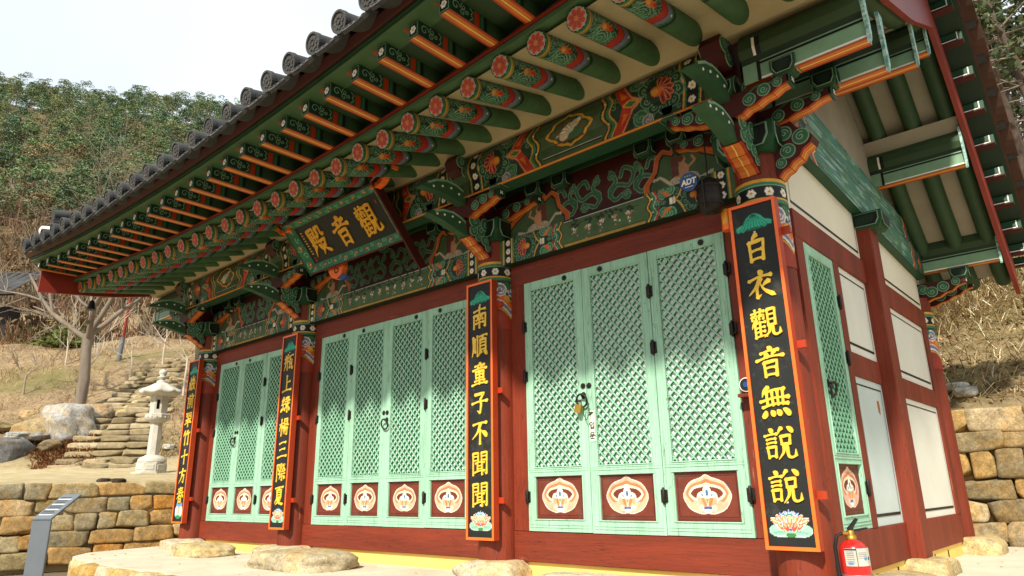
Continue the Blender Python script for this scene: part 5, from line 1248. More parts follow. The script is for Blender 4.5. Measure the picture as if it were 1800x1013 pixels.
# hanging bronze bell and amber light
be = empty('hanging_bell', (-.40, -.30, 2.62)); tag(be, 'dark wooden bell hanging under the bracket beside the blue sign', 'bell')
mb = MB(); mb.lathe([(.02, .02), (.075, .035), (.088, .08), (.092, .15), (.088, .22), (.07, .27), (.03, .295), (.012, .30)], 'bronze', seg=20)
for z in (.08, .15, .22): mb.lathe([(.092, z-.008), (.097, z), (.092, z+.008)], 'bronze', seg=20)
mb.build('bell_body', be); mb = MB(); mb.tube([(0, 0, .29), (0, 0, .75)], .006, 'iron', 6); mb.tube([(0, -.099, .0), (0, -.099, .28)], .007, 'iron', 6); mb.build('hanger', be)
am = empty('warning_lamp', (-.335, -.20, 2.545)); tag(am, 'small amber lamp beside the top of the nearest verse board', 'lamp')
mb = MB(); mb.lathe([(.030, 0), (.034, .01), (.034, .10), (.028, .13), (.01, .14)], 'amber', seg=16); mb.build('lens', am); mb = MB(); mb.lathe([(.036, -.03), (.038, .0), (.036, .008)], 'orange_frame', seg=16); mb.build('lamp_base', am)
# round door sensor on its little shelf, padlock, paper notice
se = empty('door_sensor', (-.385, -.03, 1.42)); tag(se, 'small round black and white sensor on the red jamb behind the nearest verse board', 'sensor')
f = frame((0, 0, 0), (1, 0, 0), (0, 0, 1), (0, -1, 0)); c16 = lambda r: [(math.cos(a)*r, math.sin(a)*r) for a in np.linspace(0, 2*math.pi, 25)[:-1]]
mb = MB(); mb.prism(c16(.050), f, -.02, .03, 'white_paint'); mb.prism(c16(.043), f, .03, .034, 'rubber'); mb.prism(c16(.020), f, .034, .037, 'blue_sign'); mb.build('sensor_body', se)
mb = MB(); mb.box((-.06, -.05, -.085), (.06, .03, -.062), 'red_wood'); mb.build('shelf', se)
pl = empty('padlock', (-1.845, -.052, 1.385)); tag(pl, 'brass padlock hanging from the door ring beside the paper notice', 'padlock'); pl.rotation_euler = (0, .25, 0)
mb = MB(); mb.prism([(-.032, -.03), (-.026, -.04), (.026, -.04), (.032, -.03), (.032, .02), (.026, .03), (-.026, .03), (-.032, .02)], f, -.012, .012, 'brass'); mb.build('lock_body', pl)
mb = MB(); mb.tube([(math.cos(a)*.022, 0, .03+max(0, math.sin(a))*.035) for a in np.linspace(0, math.pi, 13)], .005, 'iron', 8); mb.build('shackle', pl)
ch = bpy.data.objects; mb = MB(); mb.tube([(-1.79, -.045, 1.40), (-1.80, -.05, 1.34), (-1.77, -.05, 1.28), (-1.745, -.045, 1.33), (-1.75, -.045, 1.42)], .004, 'green_mid', 6); wr = mb.build('wire_loop'); tag(wr, 'thin green wire loop hanging from the padlocked door ring', 'wire')
pa = empty('paper_notice', (-1.745, -.008, 1.235)); tag(pa, 'narrow white paper notice with three handwritten characters on the mint door stile', 'notice')
mb = MB(); mb.sheet([(-.026, -.125), (.026, -.125), (.027, .125), (-.025, .125)], f, .0, 'white_paint'); mb.build('sheet', pa)
for i, c in enumerate('출입문'): text_obj(c, .062, 'rubber', pa, lambda a, b, q: f(a, b, .0025+q), .0003, bold=.0015, loc=(0, .083-.083*i))
# fire extinguisher
fx = empty('fire_extinguisher', (.185, -.085, .03)); fx.scale = (1, 1, .79); tag(fx, 'red fire extinguisher with a white label standing by the corner column', 'fire extinguisher'); R_ = .082
fx.rotation_euler = (0, math.radians(-1.5), math.radians(38))
mb = MB(); mb.lathe([(R_*.9, 0), (R_, .012), (R_, .395), (R_*.97, .425), (R_*.85, .452), (R_*.62, .475), (R_*.36, .487), (R_*.33, .50)], 'ext_red', seg=32); mb.lathe([(R_*1.01, .0), (R_*1.03, .03), (R_*1.0, .035)], 'rubber', seg=32); mb.build('cylinder', fx)
mb = MB(); mb.lathe([(.030, .495), (.030, .52), (.022, .525), (.022, .555), (.016, .56)], 'brass', seg=16); mb.tube([(-.02, 0, .535), (-.05, 0, .54)], .017, 'brass', 10); mb.build('valve', fx)
mb = MB(); g = frame((0, 0, 0), (0, 1, 0), (0, 0, 1), (1, 0, 0)); g = frame((0, 0, 0), (1, 0, 0), (0, 0, 1), (0, -1, 0))
mb.prism([(-.012, .55), (.012, .55), (.02, .58), (.055, .635), (.045, .645), (.01, .60), (-.012, .575)], g, -.012, .012, 'rubber'); mb.prism([(-.0, .545), (.05, .55), (.105, .565), (.10, .575), (.04, .565), (.0, .56)], g, -.011, .011, 'rubber'); mb.build('handle', fx)
mb = MB(); mb.tube([(-.05, 0, .54), (-.085, .0, .52), (-.100, .01, .44), (-.100, .01, .30), (-.098, .01, .16), (-.096, .01, .06)], .011, 'rubber', 8); mb.tube([(-.096, .01, .06), (-.096, .01, .0)], [.012, .016], 'rubber', 8); mb.build('hose', fx)
cv = Cv(.17, .125, WH, .004)
for k in range(7): cv.rect(.012, .10-.013*k, .055, .104-.013*k, hx('4a4a55'))
cv.rect(0, .112, .07, .122, hx('22304f')); cv.rect(.066, .0, .070, .125, hx('333333')); cv.ell(.12, .05, .012, .012, hx('4aa0d0')); cv.rect(.138, .04, .155, .062, hx('3b4a6a')); cv.ell(.03, .02, .016, .012, hx('6fa3d0'))
for k in range(4): cv.rect(.08, .09-.012*k, .13, .093-.012*k, hx('8a8a92'))
rr = R_+.0012; cv.C *= .62; cv.build('label', lambda U, V: (rr*np.sin((U-.085)/rr), -rr*np.cos((U-.085)/rr), .31+V), fx)
mb = MB(); mb.lathe([(R_+.001, .225), (R_+.003, .228), (R_+.003, .245), (R_+.001, .248)], 'steel_grey', seg=32); mb.build('band', fx)
# wind chimes at the eaves corners
def chime(loc, label, s=1.0):
    w = empty('wind_chime', loc); tag(w, label, 'wind chime'); mb = MB(); mb.lathe([(.075*s, -.17*s), (.07*s, -.155*s), (.05*s, -.06*s), (.035*s, -.02*s), (.01*s, 0)], 'iron', seg=16); mb.build('bell', w)
    mb = MB(); mb.tube([(0, 0, 0), (0, 0, .25*s)], .006, 'iron', 6); mb.tube([(0, 0, -.15*s), (0, 0, -.34*s)], .004, 'iron', 6); mb.build('wire', w)
    g = frame((0, 0, -.38*s), (1, 0, 0), (0, 0, 1), (0, -1, 0)); mb = MB(); mb.prism([(-.09*s, .04*s), (-.06*s, 0), (-.09*s, -.04*s), (0, -.035*s), (.07*s, 0), (0, .035*s)], g, -.004, .004, 'iron'); mb.build('fish_plate', w)
chime((XL-.03, -1.40, 3.62), 'dark wind chime hanging below the far gable board in front of the bare tree', .9)
chime((XR+.06, 5.4, 2.92), 'dark wind chime hanging at the back eave corner against the dry bank', 1.0)
# ================================================================== GROUND AND TERRAIN
FWH = Vector((-.663, .749, 0)); RTH = Vector((.749, .663, 0))
def DT(x, y):
    q = Vector((x-CAM_P.x, y-CAM_P.y, 0)); return q.dot(FWH), q.dot(RTH)
def at(u, v, D):
    """point seen at photograph position (u, v) at forward distance D (used to find where things stand)."""
    r = _f+_r*((u-900)/1219.84)-_u*((v-506.5)/1219.84); h = r.dot(FWH); return CAM_P+r*(D/h)
def sheet_struct(name, v, f, m, kind='structure'):
    mb = MB(); mb.add(v, f, m); return tag(mb.build(name), kind=kind)
GZ = -.28
sheet_struct('ground', [(-300, -300, GZ), (300, -300, GZ), (300, 300, GZ), (-300, 300, GZ)], [(0, 1, 2, 3)], 'courtyard')
# paved platform of the hall, rough front edge
mb = MB(); rg = random.Random(2); edge = [(-9.75, .6), (-9.55, -.3), (-9.25, -1.15), (-8.75, -1.5)]+[(x, -1.66+rg.uniform(-.05, .05)) for x in np.arange(-8.2, 6.1, .55)]+[(6.5, 5.3)]
top = [(x, y, .03) for x, y in edge]+[(-9.75, 5.3, .03)]; k = len(top)
mb.add(top, [list(range(k))], 'pavement'); bot = [(x*1.0, y-.02, GZ-.05) for x, y, z in top]; mb.add(top+bot, [(i, k+i, k+(i+1) % k, (i+1) % k) for i in range(k)], 'pavement'); tag(mb.build('pavement'), kind='structure')
eb = empty('edge_stones', (-8.6, -1.5, 0)); tag(eb, 'row of pale ochre edging stones holding the front corner of the hall platform', 'edging')
x = -9.1; i = 0
while x < 1.5:
    w = rg.uniform(.45, .85); V, F = stone((w/2*.98, .17, .19), 40+i, 8, .06); c = [hx('c0a671'), hx('cbb98f'), hx('b79a5f'), hx('c8bda2')][i % 4]
    yy = -1.66+.0 if x > -8.4 else -1.5-(x+8.4)*.45
    o = mesh_np('edge_stone', V+np.array([x+w/2+8.6, yy+1.5, -.165]), F, ('field_stone',), None, np.tile(c, (len(V), 1)), True); o.parent = eb; x += w; i += 1
# terrain behind the terrace walls
LT = [(0, .80), (9.6, .86), (11.0, .97), (13.5, 1.17), (15.4, 1.36), (16.6, 2.0), (19, 3.15), (23, 5.1), (28, 7.0), (31, 7.6), (45, 14.0), (70, 28), (90, 41.5), (115, 62), (140, 83), (165, 94), (260, 110)]
def zl(D): return float(np.interp(D, [p[0] for p in LT], [p[1] for p in LT]))
def zr(y): d = max(0, y-5.3); return 1.55+.72*d if d < 5 else 5.15+.42*(d-5) if d < 24 else 13.13+.05*(d-24)
def terrain(x, y, rough=True):
    D, T = DT(x, y); w = min(1, max(0, (T/max(D, 1)+.35)/.75)); w = w*w*(3-2*w)
    z = zl(D)*(1-w)+zr(y)*w
    if rough:
        z += max(0, D-60)/80*20*((-T/max(D, 1))-.52)*(1-w)
        a = min(1, max(0, (D-16)/10)) if w < .5 else min(1, max(0, (y-6)/3))
        z += (mnoise.noise(Vector((x*.35, y*.35, 1)))*.35+mnoise.noise(Vector((x*.09, y*.09, 4)))*1.2*min(1, D/60)+mnoise.noise(Vector((x*1.3, y*1.3, 2)))*.08)*a
    return z
WL0, WL1 = (-11.9, -6.2), (-9.78, .55)
BND = [(-13.5, -11)]+[(WL0[0]+(WL1[0]-WL0[0])*t, WL0[1]+(WL1[1]-WL0[1])*t) for t in np.linspace(0, 1, 30)]+[(-9.8, y) for y in np.linspace(.7, 5.3, 8)]+[(x, 5.36) for x in np.linspace(-9.6, 9, 40)]
S_ = [0, .015, .3, .7, 1.2, 1.8, 2.5, 3.2, 4, 5, 6, 7, 8, 9, 10, 11.5, 13, 15, 17, 19, 21.5, 24, 27, 30, 34, 39, 45, 52, 60, 70, 80, 92, 106, 120, 135, 155, 190, 240]
BD = []
for a, b in zip(BND[:-1], BND[1:]):
    for t in np.linspace(0, 1, 3)[:-1]: BD.append((a[0]+(b[0]-a[0])*t, a[1]+(b[1]-a[1])*t))
V = []; F = []
for bx_, by_ in BD:
    d = Vector((bx_-CAM_P.x, by_-CAM_P.y)); d.normalize()
    for s in S_: x, y = bx_+d.x*s, by_+d.y*s; V.append((x, y, terrain(x, y)-(.6 if s == 0 else 0)))
k = len(S_)
for i in range(len(BD)-1):
    for j in range(k-1): F.append((i*k+j, i*k+j+1, (i+1)*k+j+1, (i+1)*k+j))
m, n, b = _base('hillside'); geo = n.nodes.new('ShaderNodeNewGeometry'); co = geo.outputs['Position']
c = _mix(n, _ramp(n, _noise(n, co, .9, 8, .7), .35, .65), hx('75604a'), hx('988060'))
c = _mix(n, _ramp(n, _noise(n, co, 9, 8, .85), .45, .72), c, hx('b8a580'))
c = _mix(n, _ramp(n, _noise(n, co, 5, 8, .8), .52, .68), c, hx('57412b'))
c = _mix(n, _ramp(n, _noise(n, co, .16, 4, .6), .55, .72), c, hx('6d6a3c'))
sx = n.nodes.new('ShaderNodeSeparateXYZ'); n.links.new(co, sx.inputs[0]); 
c = _mix(n, _ramp(n, sx.outputs['Z'], 1.75, 1.25), c, _mix(n, _ramp(n, _noise(n, co, 2.5, 6, .7), .4, .65), hx('c4b48f'), hx('ad9a72')))
c = _mix(n, _ramp(n, sx.outputs['Z'], 20, 34), c, _mix(n, _ramp(n, _noise(n, co, .5, 6, .7), .4, .6), hx('4f4f36'), hx('665a42')))
n.links.new(c, b.inputs['Base Color']); b.inputs['Roughness'].default_value = .95; b.inputs['Specular IOR Level'].default_value = .1
_bump(n, b, _noise(n, co, 14, 9, .8), .9, .06)
hs = mesh_np('hillside', V, F, ('hillside',), smooth=True); tag(hs, kind='structure')

# ---- dry-stone retaining walls
def stone_wall(name, p0, p1, zb0, zt0, zb1, zt1, rows, wavg, seed, label, thick=.28, pal=None):
    root = empty(name, (p0[0], p0[1], 0)); tag(root, label, 'stone wall')
    d = Vector((p1[0]-p0[0], p1[1]-p0[1], 0)); L = d.length; d.normalize(); nrm = Vector((d.y, -d.x, 0)); rg = random.Random(seed)
    pal = pal or [hx('b09160'), hx('a5956c'), hx('938a70'), hx('b88a4c'), hx('ad9e7a'), hx('988b6e'), hx('bba27a')]
    Vs, Fs, Cs = [], [], []; o = 0; cuts = np.cumsum([rg.uniform(.75, 1.25) for _ in range(rows)]); cuts = np.concatenate([[0], cuts])/cuts[-1]
    for r in range(rows):
        s = -rg.random()*wavg
        while s < L:
            w = wavg*rg.uniform(.55, 1.55); a, b_ = max(0, s), min(L, s+w)
            if b_-a > .08:
                t = ((a+b_)/2)/L; z0 = zb0+(zb1-zb0)*t; z1 = zt0+(zt1-zt0)*t; h0, h1 = z0+(z1-z0)*cuts[r], z0+(z1-z0)*cuts[r+1]
                jit = rg.uniform(-.02, .02); hw_, hh_ = (b_-a)/2*rg.uniform(.995, 1.02), (h1-h0)/2*rg.uniform(1.0, 1.05); V, F = stone((hw_, thick/2, hh_), rg.random()*90, 18, .04, None, 6); cj = [rg.uniform(-.16, .16)*hh_ for _ in range(4)]+[rg.uniform(-.10, .10)*hw_ for _ in range(4)]
                p_, q_ = (V[:, 0]/hw_+1)/2, (V[:, 2]/hh_+1)/2; V = V.copy(); V[:, 2] += (cj[0]*(1-p_)+cj[1]*p_)*q_+(cj[2]*(1-p_)+cj[3]*p_)*(1-q_); V[:, 0] += (cj[4]*(1-q_)+cj[5]*q_)*p_+(cj[6]*(1-q_)+cj[7]*q_)*(1-p_)
                ro = rg.uniform(-.04, .04); x = V[:, 0]*math.cos(ro)-V[:, 2]*math.sin(ro); z = V[:, 0]*math.sin(ro)+V[:, 2]*math.cos(ro)
                V = np.stack([x, V[:, 1], z], 1); cx = d*((a+b_)/2)+nrm*(jit-thick*.3)*1.0
                W = np.outer(V[:, 0], np.array(d))+np.outer(V[:, 1], np.array(nrm))+np.outer(V[:, 2], (0, 0, 1))+np.array((cx.x, cx.y, (h0+h1)/2+rg.uniform(-.008, .008)))
                cc = pal[rg.randrange(len(pal))]*rg.uniform(.8, 1.2)
                Vs.append(W); Fs.append(F+o); o += len(W); Cs.append(np.tile(cc, (len(W), 1)))
            s += w
    ob = mesh_np('stonework', np.concatenate(Vs), np.concatenate(Fs), ('field_stone',), root, np.concatenate(Cs), True)
    mb = MB(); q = -nrm*thick*.5; a0, a1 = Vector((0, 0, zb0-.1))+q, d*L+Vector((0, 0, zb1-.1))+q
    mb.add([a0, a1, a1+Vector((0, 0, zt1-zb1+.04)), a0+Vector((0, 0, zt0-zb0+.04))], [(0, 1, 2, 3)], 'sand'); mb.build('earth_backing', root)
    return root
stone_wall('stone_wall', (WL0[0], WL0[1]), (WL1[0]+.06, WL1[1]+.2), -.42, .86, -.10, .98, 5, .46, 4, 'ochre dry stone terrace wall beyond the far end of the hall')
stone_wall('stone_wall', (-1.6, 5.30), (8.5, 5.30), .02, 1.60, .02, 1.60, 6, .42, 9, 'ochre dry stone retaining wall below the dry bank behind the hall', pal=[hx('b8955c'), hx('ae9a76'), hx('968666'), hx('bd9c64'), hx('b2a07e')])
def boulder(c, half, seed, col, label, amp=.16, k=4, rz=0, mname='field_stone', group=None):
    V, F = stone(half, seed, k, amp, RC9); o = mesh_np('boulder', V, F, (mname,), None, np.tile(col, (len(V), 1)), True)
    o.location = c; o.rotation_euler = (0, 0, rz); return tag(o, label, 'boulder', group)
boulder((-4.95, -.62, .075), (.62, .36, .115), 61, hx('bcae90'), 'long flat stepping stone before the four leaf doors', .10, 5)
boulder((-7.35, -.50, .07), (.42, .26, .10), 63, hx('c4b48c'), 'ochre stepping stone before the leftmost doors', .10, 5)
boulder((-1.45, -.42, .075), (.50, .22, .075), 64, hx('cfc6b0'), 'pale stepping stone before the padlocked doors', .08, 5)
boulder((.10, .95, .05), (.20, .55, .07), 65, hx('b9a983'), 'low flat stone before the side door beside the fire extinguisher', .08, 5)

# ---- terrace: lantern, steps, boulders
def ground_at(u, v, D0, D1=None):
    """walk along the sight line until it meets the terrain."""
    for D in np.arange(D0, D1 or D0+60, .05):
        p = at(u, v, D)
        if p.z <= terrain(p.x, p.y): return p
    return at(u, v, D0)
lp = at(265, 830, 13.4); lz = terrain(lp.x, lp.y)-.02
ln = empty('stone_lantern', (lp.x, lp.y, lz), .3); tag(ln, 'pale granite lantern with a roofed fire box on the sandy terrace', 'stone lantern')
s8 = dict(seg=8, smooth=False, rot=math.pi/8)
mb = MB(); mb.lathe([(.46, 0), (.46, .05)], 'pale_stone', **s8); mb.lathe([(.36, .05), (.36, .27), (.33, .29)], 'pale_stone', **s8); mb.lathe([(.34, .29), (.33, .36), (.27, .41), (.20, .44), (.18, .46)], 'pale_stone', seg=24)
for k in range(8):
    a = math.pi/4*k; g = frame((math.cos(a)*.334, math.sin(a)*.334, .16), (-math.sin(a), math.cos(a), 0), (0, 0, 1)); mb.prism([(-.10, -.065), (.10, -.065), (.10, .065), (-.10, .065)], g, -.01, .012, 'pale_stone')
mb.build('base', ln, bevel=.01)
mb = MB(); mb.lathe([(.155, .44), (.145, 1.28)], 'pale_stone', **s8); mb.build('shaft', ln, bevel=.006)
mb = MB(); mb.lathe([(.15, 1.26), (.20, 1.29), (.285, 1.35), (.29, 1.40)], 'pale_stone', seg=24); mb.lathe([(.30, 1.40), (.30, 1.47), (.24, 1.49)], 'pale_stone', **s8)
for k in range(16): a = math.pi/8*k; mb.lathe([(.0, -.03), (.03, 0), (.0, .03)], 'pale_stone', (math.cos(a)*.285, math.sin(a)*.285, 1.40), 6)
mb.build('lotus_seat', ln)
fb = MB(); R8 = .215; hgt = (1.49, 1.94)
for k in range(8):
    a0, a1 = math.pi/8+math.pi/4*k, math.pi/8+math.pi/4*(k+1); A, B = Vector((math.cos(a0)*R8, math.sin(a0)*R8, 0)), Vector((math.cos(a1)*R8, math.sin(a1)*R8, 0)); u = (B-A).normalized(); L = (B-A).length; nr = Vector((u.y, -u.x, 0)); g = frame(A, u, (0, 0, 1), nr)
    def slab(u0, v0, u1, v1, n0=-.05): fb.hexa([g(u0, v0, n0), g(u1, v0, n0), g(u1, v0, 0), g(u0, v0, 0), g(u0, v1, n0), g(u1, v1, n0), g(u1, v1, 0), g(u0, v1, 0)], 'pale_stone')
    if k % 2 == 0: slab(0, 1.49, L*.28, 1.94); slab(L*.72, 1.49, L, 1.94); slab(L*.28, 1.49, L*.72, 1.60); slab(L*.28, 1.84, L*.72, 1.94)
    else: slab(0, 1.49, L, 1.94)
fb.lathe([(.12, 1.50), (.12, 1.93)], 'iron', seg=8); fb.build('fire_box', ln)
mb = MB(); prof = [(.18, 1.93), (.40, 1.96), (.47, 2.00), (.48, 2.05), (.42, 2.10), (.30, 2.19), (.20, 2.26), (.12, 2.30)]; n8 = 48; vs = []
for r, z in prof:
    for j in range(n8):
        a = 2*math.pi*j/n8; e = abs(math.cos(4*a))**6; rr = r*(1-.06+.12*e*(r > .28)); vs.append((math.cos(a)*rr, math.sin(a)*rr, z+.035*e*(r > .38)))
mb.add(vs, [(i*n8+j, i*n8+(j+1) % n8, (i+1)*n8+(j+1) % n8, (i+1)*n8+j) for i in range(len(prof)-1) for j in range(n8)], 'pale_stone', True); mb.add(vs[:n8], [list(range(n8))[::-1]], 'pale_stone'); mb.add(vs[-n8:], [list(range(n8))], 'pale_stone'); mb.build('roof', ln)
mb = MB(); mb.lathe([(.12, 2.29), (.13, 2.33), (.07, 2.36), (.06, 2.39), (.12, 2.42), (.125, 2.44), (.06, 2.47), (.09, 2.52), (.10, 2.57), (.07, 2.62), (.0, 2.66)], 'pale_stone', seg=20); mb.build('finial', ln)
ln.scale = (.745,)*3
for u, v, l in ((184, 843, 'flat dark stone at the terrace edge, the left of a close pair'), (207, 842, 'rounder dark stone at the terrace edge, the right of a close pair')):
    p = at(u, v, 11.0); boulder((p.x, p.y, terrain(p.x, p.y)+.0), (.13, .10, .05), u, hx('4a4038'), l, .1)
# stone stairs climbing the slope
st = MB(); Vs, Fs, Cs = [], [], []; o = 0; rg = random.Random(12)
for k in range(22):
    t = k/21; D = 15.3+(23.0-15.3)*t; uc = 172+(275-172)*t**.8; wu = 150-78*t; 
    p = at(uc, 824, D); q = Vector((RTH.x, RTH.y, 0)); wid = wu*D/1219; z = zl(D)
    nb = 3; s = -wid/2
    for j in range(nb):
        w = wid/nb*rg.uniform(.85, 1.15); V, F = stone((w/2*.99, .26, .075), k*7+j, 14, .05, None, 8); c = np.array((p.x, p.y, z-.02+rg.uniform(-.02, .02)))+np.array(q)*(s+w/2)
        W = np.outer(V[:, 0], np.array(q))+np.outer(V[:, 1], (-q.y, q.x, 0))+np.outer(V[:, 2], (0, 0, 1))+c
        Vs.append(W); Fs.append(F+o); o += len(W); Cs.append(np.tile([hx('8a7b5e'), hx('7d6f55'), hx('95866a')][rg.randrange(3)]*rg.uniform(.85, 1.1), (len(W), 1))); s += w
so_ = mesh_np('steps', np.concatenate(Vs), np.concatenate(Fs), ('step_stone',), None, np.concatenate(Cs), True); tag(so_, kind='structure')
for i, (u, v, D, hw, hh, col, l) in enumerate([(118, 752, 17.2, .75, .55, hx('aaa8a3'), 'large whitish boulder at the foot of the bare tree'), (75, 768, 17.0, .62, .45, hx('a3906c'), 'brown boulder left of the whitish one'), (18, 802, 16.0, .58, .38, hx('77787a'), 'dark grey boulder at the left edge of the terrace'),
        (45, 770, 16.6, .62, .12, hx('a3a29d'), 'flat grey slab lying on the dark boulder'), (172, 725, 18.0, .40, .22, hx('a3937a'), 'flat tan stone beside the tree trunk'), (166, 742, 17.8, .28, .25, hx('5f6058'), 'small dark stone under the flat tan stone'), (88, 785, 16.3, .35, .15, hx('87795f'), 'low stone among the brown leaves by the steps'), (15, 750, 17.3, .55, .13, hx('8a8168'), 'thin brown slab behind the grey slab'), (60, 735, 18.6, .35, .18, hx('b09c78'), 'tan stone on the slope behind the boulders'), (130, 768, 16.8, .22, .12, hx('b09c78'), 'small tan stone below the whitish boulder')]):
    p = at(u, v, D); boulder((p.x, p.y, max(p.z, terrain(p.x, p.y, False)-.2)), (hw, hw*.7, hh), 70+i*3, col, l, .2, 3.4, i)
rg = random.Random(77)
for i in range(16):
    u, v = 200+i*8+rg.uniform(-14, 14), 735-i*5+rg.uniform(-8, 8); p = ground_at(u, v, 17); boulder((p.x, p.y, terrain(p.x, p.y)+.02), (.16+.14*rg.random(), .15, .07), 200+i, hx('c9b98f'), 'pale rough stone laid on the upper slope path', .15, 4, i, group='stones on the slope path')
for u, v, l in ((295, 790, 'grey stone on the bare slope right of the lantern'), (1683, 690, 'pale stone on the bank above the retaining wall'), (1700, 695, 'flat whitish stone on the bank above the retaining wall')):
    p = ground_at(u, v, 8.5 if u > 900 else 15); boulder((p.x, p.y, terrain(p.x, p.y)+.03), (.14, .12, .07), u, hx('c2bfb6'), l, .12)
# sloping grey information stand
ip = Vector((-9.22, -1.78, GZ)); inf = empty('information_stand', ip, math.radians(25)); tag(inf, 'grey metal information stand with a sloping reading plate before the terrace wall', 'information stand')
g = frame((0, 0, 0), (1, 0, 0), (0, 0, 1), (0, -1, 0)); mb = MB(); ws = .155
mb.hexa([(-ws, 0, -.1), (ws, 0, -.1), (ws, .03, -.1), (-ws, .03, -.1), (-ws, 0, .76), (ws, 0, .76), (ws, .03, .74), (-ws, .03, .74)], 'steel_grey'); mb.build('post', inf, bevel=.006)
mb = MB(); a, b_ = Vector((0, 0, .7605)), Vector((0, .40, 1.06)); mb.hexa([(-ws, a.y, a.z-.02), (ws, a.y, a.z-.02), (ws, b_.y, b_.z-.02), (-ws, b_.y, b_.z-.02), (-ws, a.y, a.z+.005), (ws, a.y, a.z+.005), (ws, b_.y, b_.z+.005), (-ws, b_.y, b_.z+.005)], 'steel_grey')
gg = frame((0, a.y, a.z+.005), (1, 0, 0), (b_-a).normalized()); rg = random.Random(8)
for k in range(11):
    v = .07+.035*k; mb.sheet([(-ws*.8, v), (ws*rg.uniform(.3, .8), v), (ws*rg.uniform(.3, .8), v+.012), (-ws*.8, v+.012)], gg, .002, 'iron' if k % 3 else 'white_paint')
mb.build('reading_plate', inf)

# ================================================================== TREES AND PLANTS
def branch(mb, p, d, L, r, depth, rg, m, spread=.6, kids=3, up=.15, seg=5, minr=.004):
    pts = [p.copy()]; rr = [r]; q = p.copy(); dd = d.copy()
    for i in range(seg):
        dd = (dd+Vector((rg.gauss(0, .13), rg.gauss(0, .13), rg.gauss(0, .08)+up*.12))).normalized(); q = q+dd*(L/seg); pts.append(q.copy()); rr.append(max(minr, r*(1-.62*(i+1)/seg)))
    mb.tube(pts, rr, m, 7 if r > .04 else 5 if r > .015 else 3, caps=False)
    if depth <= 0: return
    for k in range(kids):
        i = rg.randint(max(1, seg//2-1), seg); a = rg.random()*2*math.pi; ax = dd.orthogonal().normalized(); ax = Quaternion(dd, a) @ ax
        nd = (dd*math.cos(spread)+ax*math.sin(spread)*rg.uniform(.7, 1.2)); nd.z += up; nd.normalize()
        branch(mb, pts[i], nd, L*rg.uniform(.55, .8), rr[i]*.72, depth-1, rg, m, spread, kids, up, seg, minr)
def bare_tree(name, p, h, r, label, seed, m='bark', trunk=.35, forks=4, depth=3, spread=.65, group=None, minr=.006, kids=3):
    rg = random.Random(seed); root = empty(name, p); tag(root, label, 'tree', group); mb = MB(); th = h*trunk
    pts = [Vector((r*.25*math.sin(i*1.3+seed), r*.25*math.cos(i*1.1+seed), th*i/5-.25*(i == 0))) for i in range(6)]; mb.tube(pts, [r*1.25, r*1.02, r, r*.95, r*.93, r*1.0], m, 12); mb.build('trunk', root)
    mb = MB()
    for k in range(forks):
        a = 2*math.pi*k/forks+rg.random(); d = Vector((math.cos(a)*.75, math.sin(a)*.75, .75)).normalized(); branch(mb, pts[-1]-Vector((0, 0, .05*k)), d, h*.42, r*.58, depth, rg, m, spread, kids, .18, 5, minr)
    mb.build('branches', root); return root
tp = ground_at(137, 722, 18.3); bare_tree('bare_tree', (tp.x, tp.y, terrain(tp.x, tp.y)), 7.2, .135, 'big bare grey tree with spreading limbs on the slope behind the boulders', 11, 'bark', .285, 5, 3, .80, kids=4)
for i, (u, v, D, h, l) in enumerate([(185, 385, 55, 5.5, 'pale leafless tree just above the far roof end'), (60, 400, 55, 7.0, 'pale leafless tree leaning over the hillside left of the roof end'), (225, 330, 75, 6, 'pale leafless tree among the pines above the eaves'), (-25, 380, 55, 6.5, 'pale leafless tree at the left edge of the hillside')]):
    p = ground_at(u, v, D*.7, D*1.6); p = p if p.z < 60 else at(u, v, D); bare_tree('bare_tree', (p.x, p.y, terrain(p.x, p.y)), h, .085, l, 30+i, 'twig', .3, 3, 3, .45, minr=.014)
for i, (u, v, h, l) in enumerate([(40, 695, 1.9, 'small bare sapling on the slope at the left'), (285, 645, 3.0, 'thin pale sapling behind the lantern roof'), (322, 695, 3.6, 'thin pale sapling beside the farthest verse board'), (148, 700, 3.0, 'thin sapling just right of the big tree trunk'), (228, 668, 2.2, 'thin grey sapling between the pole and the lantern'), (115, 640, 2.0, 'low bare sapling left of the big tree')]):
    p = ground_at(u, v, 17); bare_tree('sapling', (p.x, p.y, terrain(p.x, p.y)), h, .028, l, 50+i, 'twig_pale' if i else 'twig', .3, 3, 2, .5, minr=.007)
# two-coloured pole on the slope
pp = ground_at(209, 632, 20); po = empty('pole', (pp.x, pp.y, terrain(pp.x, pp.y)-.1)); tag(po, 'leaning pole, grey below and rusty red above, on the hillside', 'pole'); po.rotation_euler = (0, math.radians(7), 0); k = (pp-CAM_P).length/1219
mb = MB(); mb.tube([(0, 0, 0), (0, 0, 38*k)], 3.6*k*.9, 'steel_grey', 10); mb.build('sleeve', po); mb = MB(); mb.tube([(0, 0, 38*k), (0, 0, 125*k)], 2.3*k*.9, 'barge_red', 10); mb.build('shaft', po)
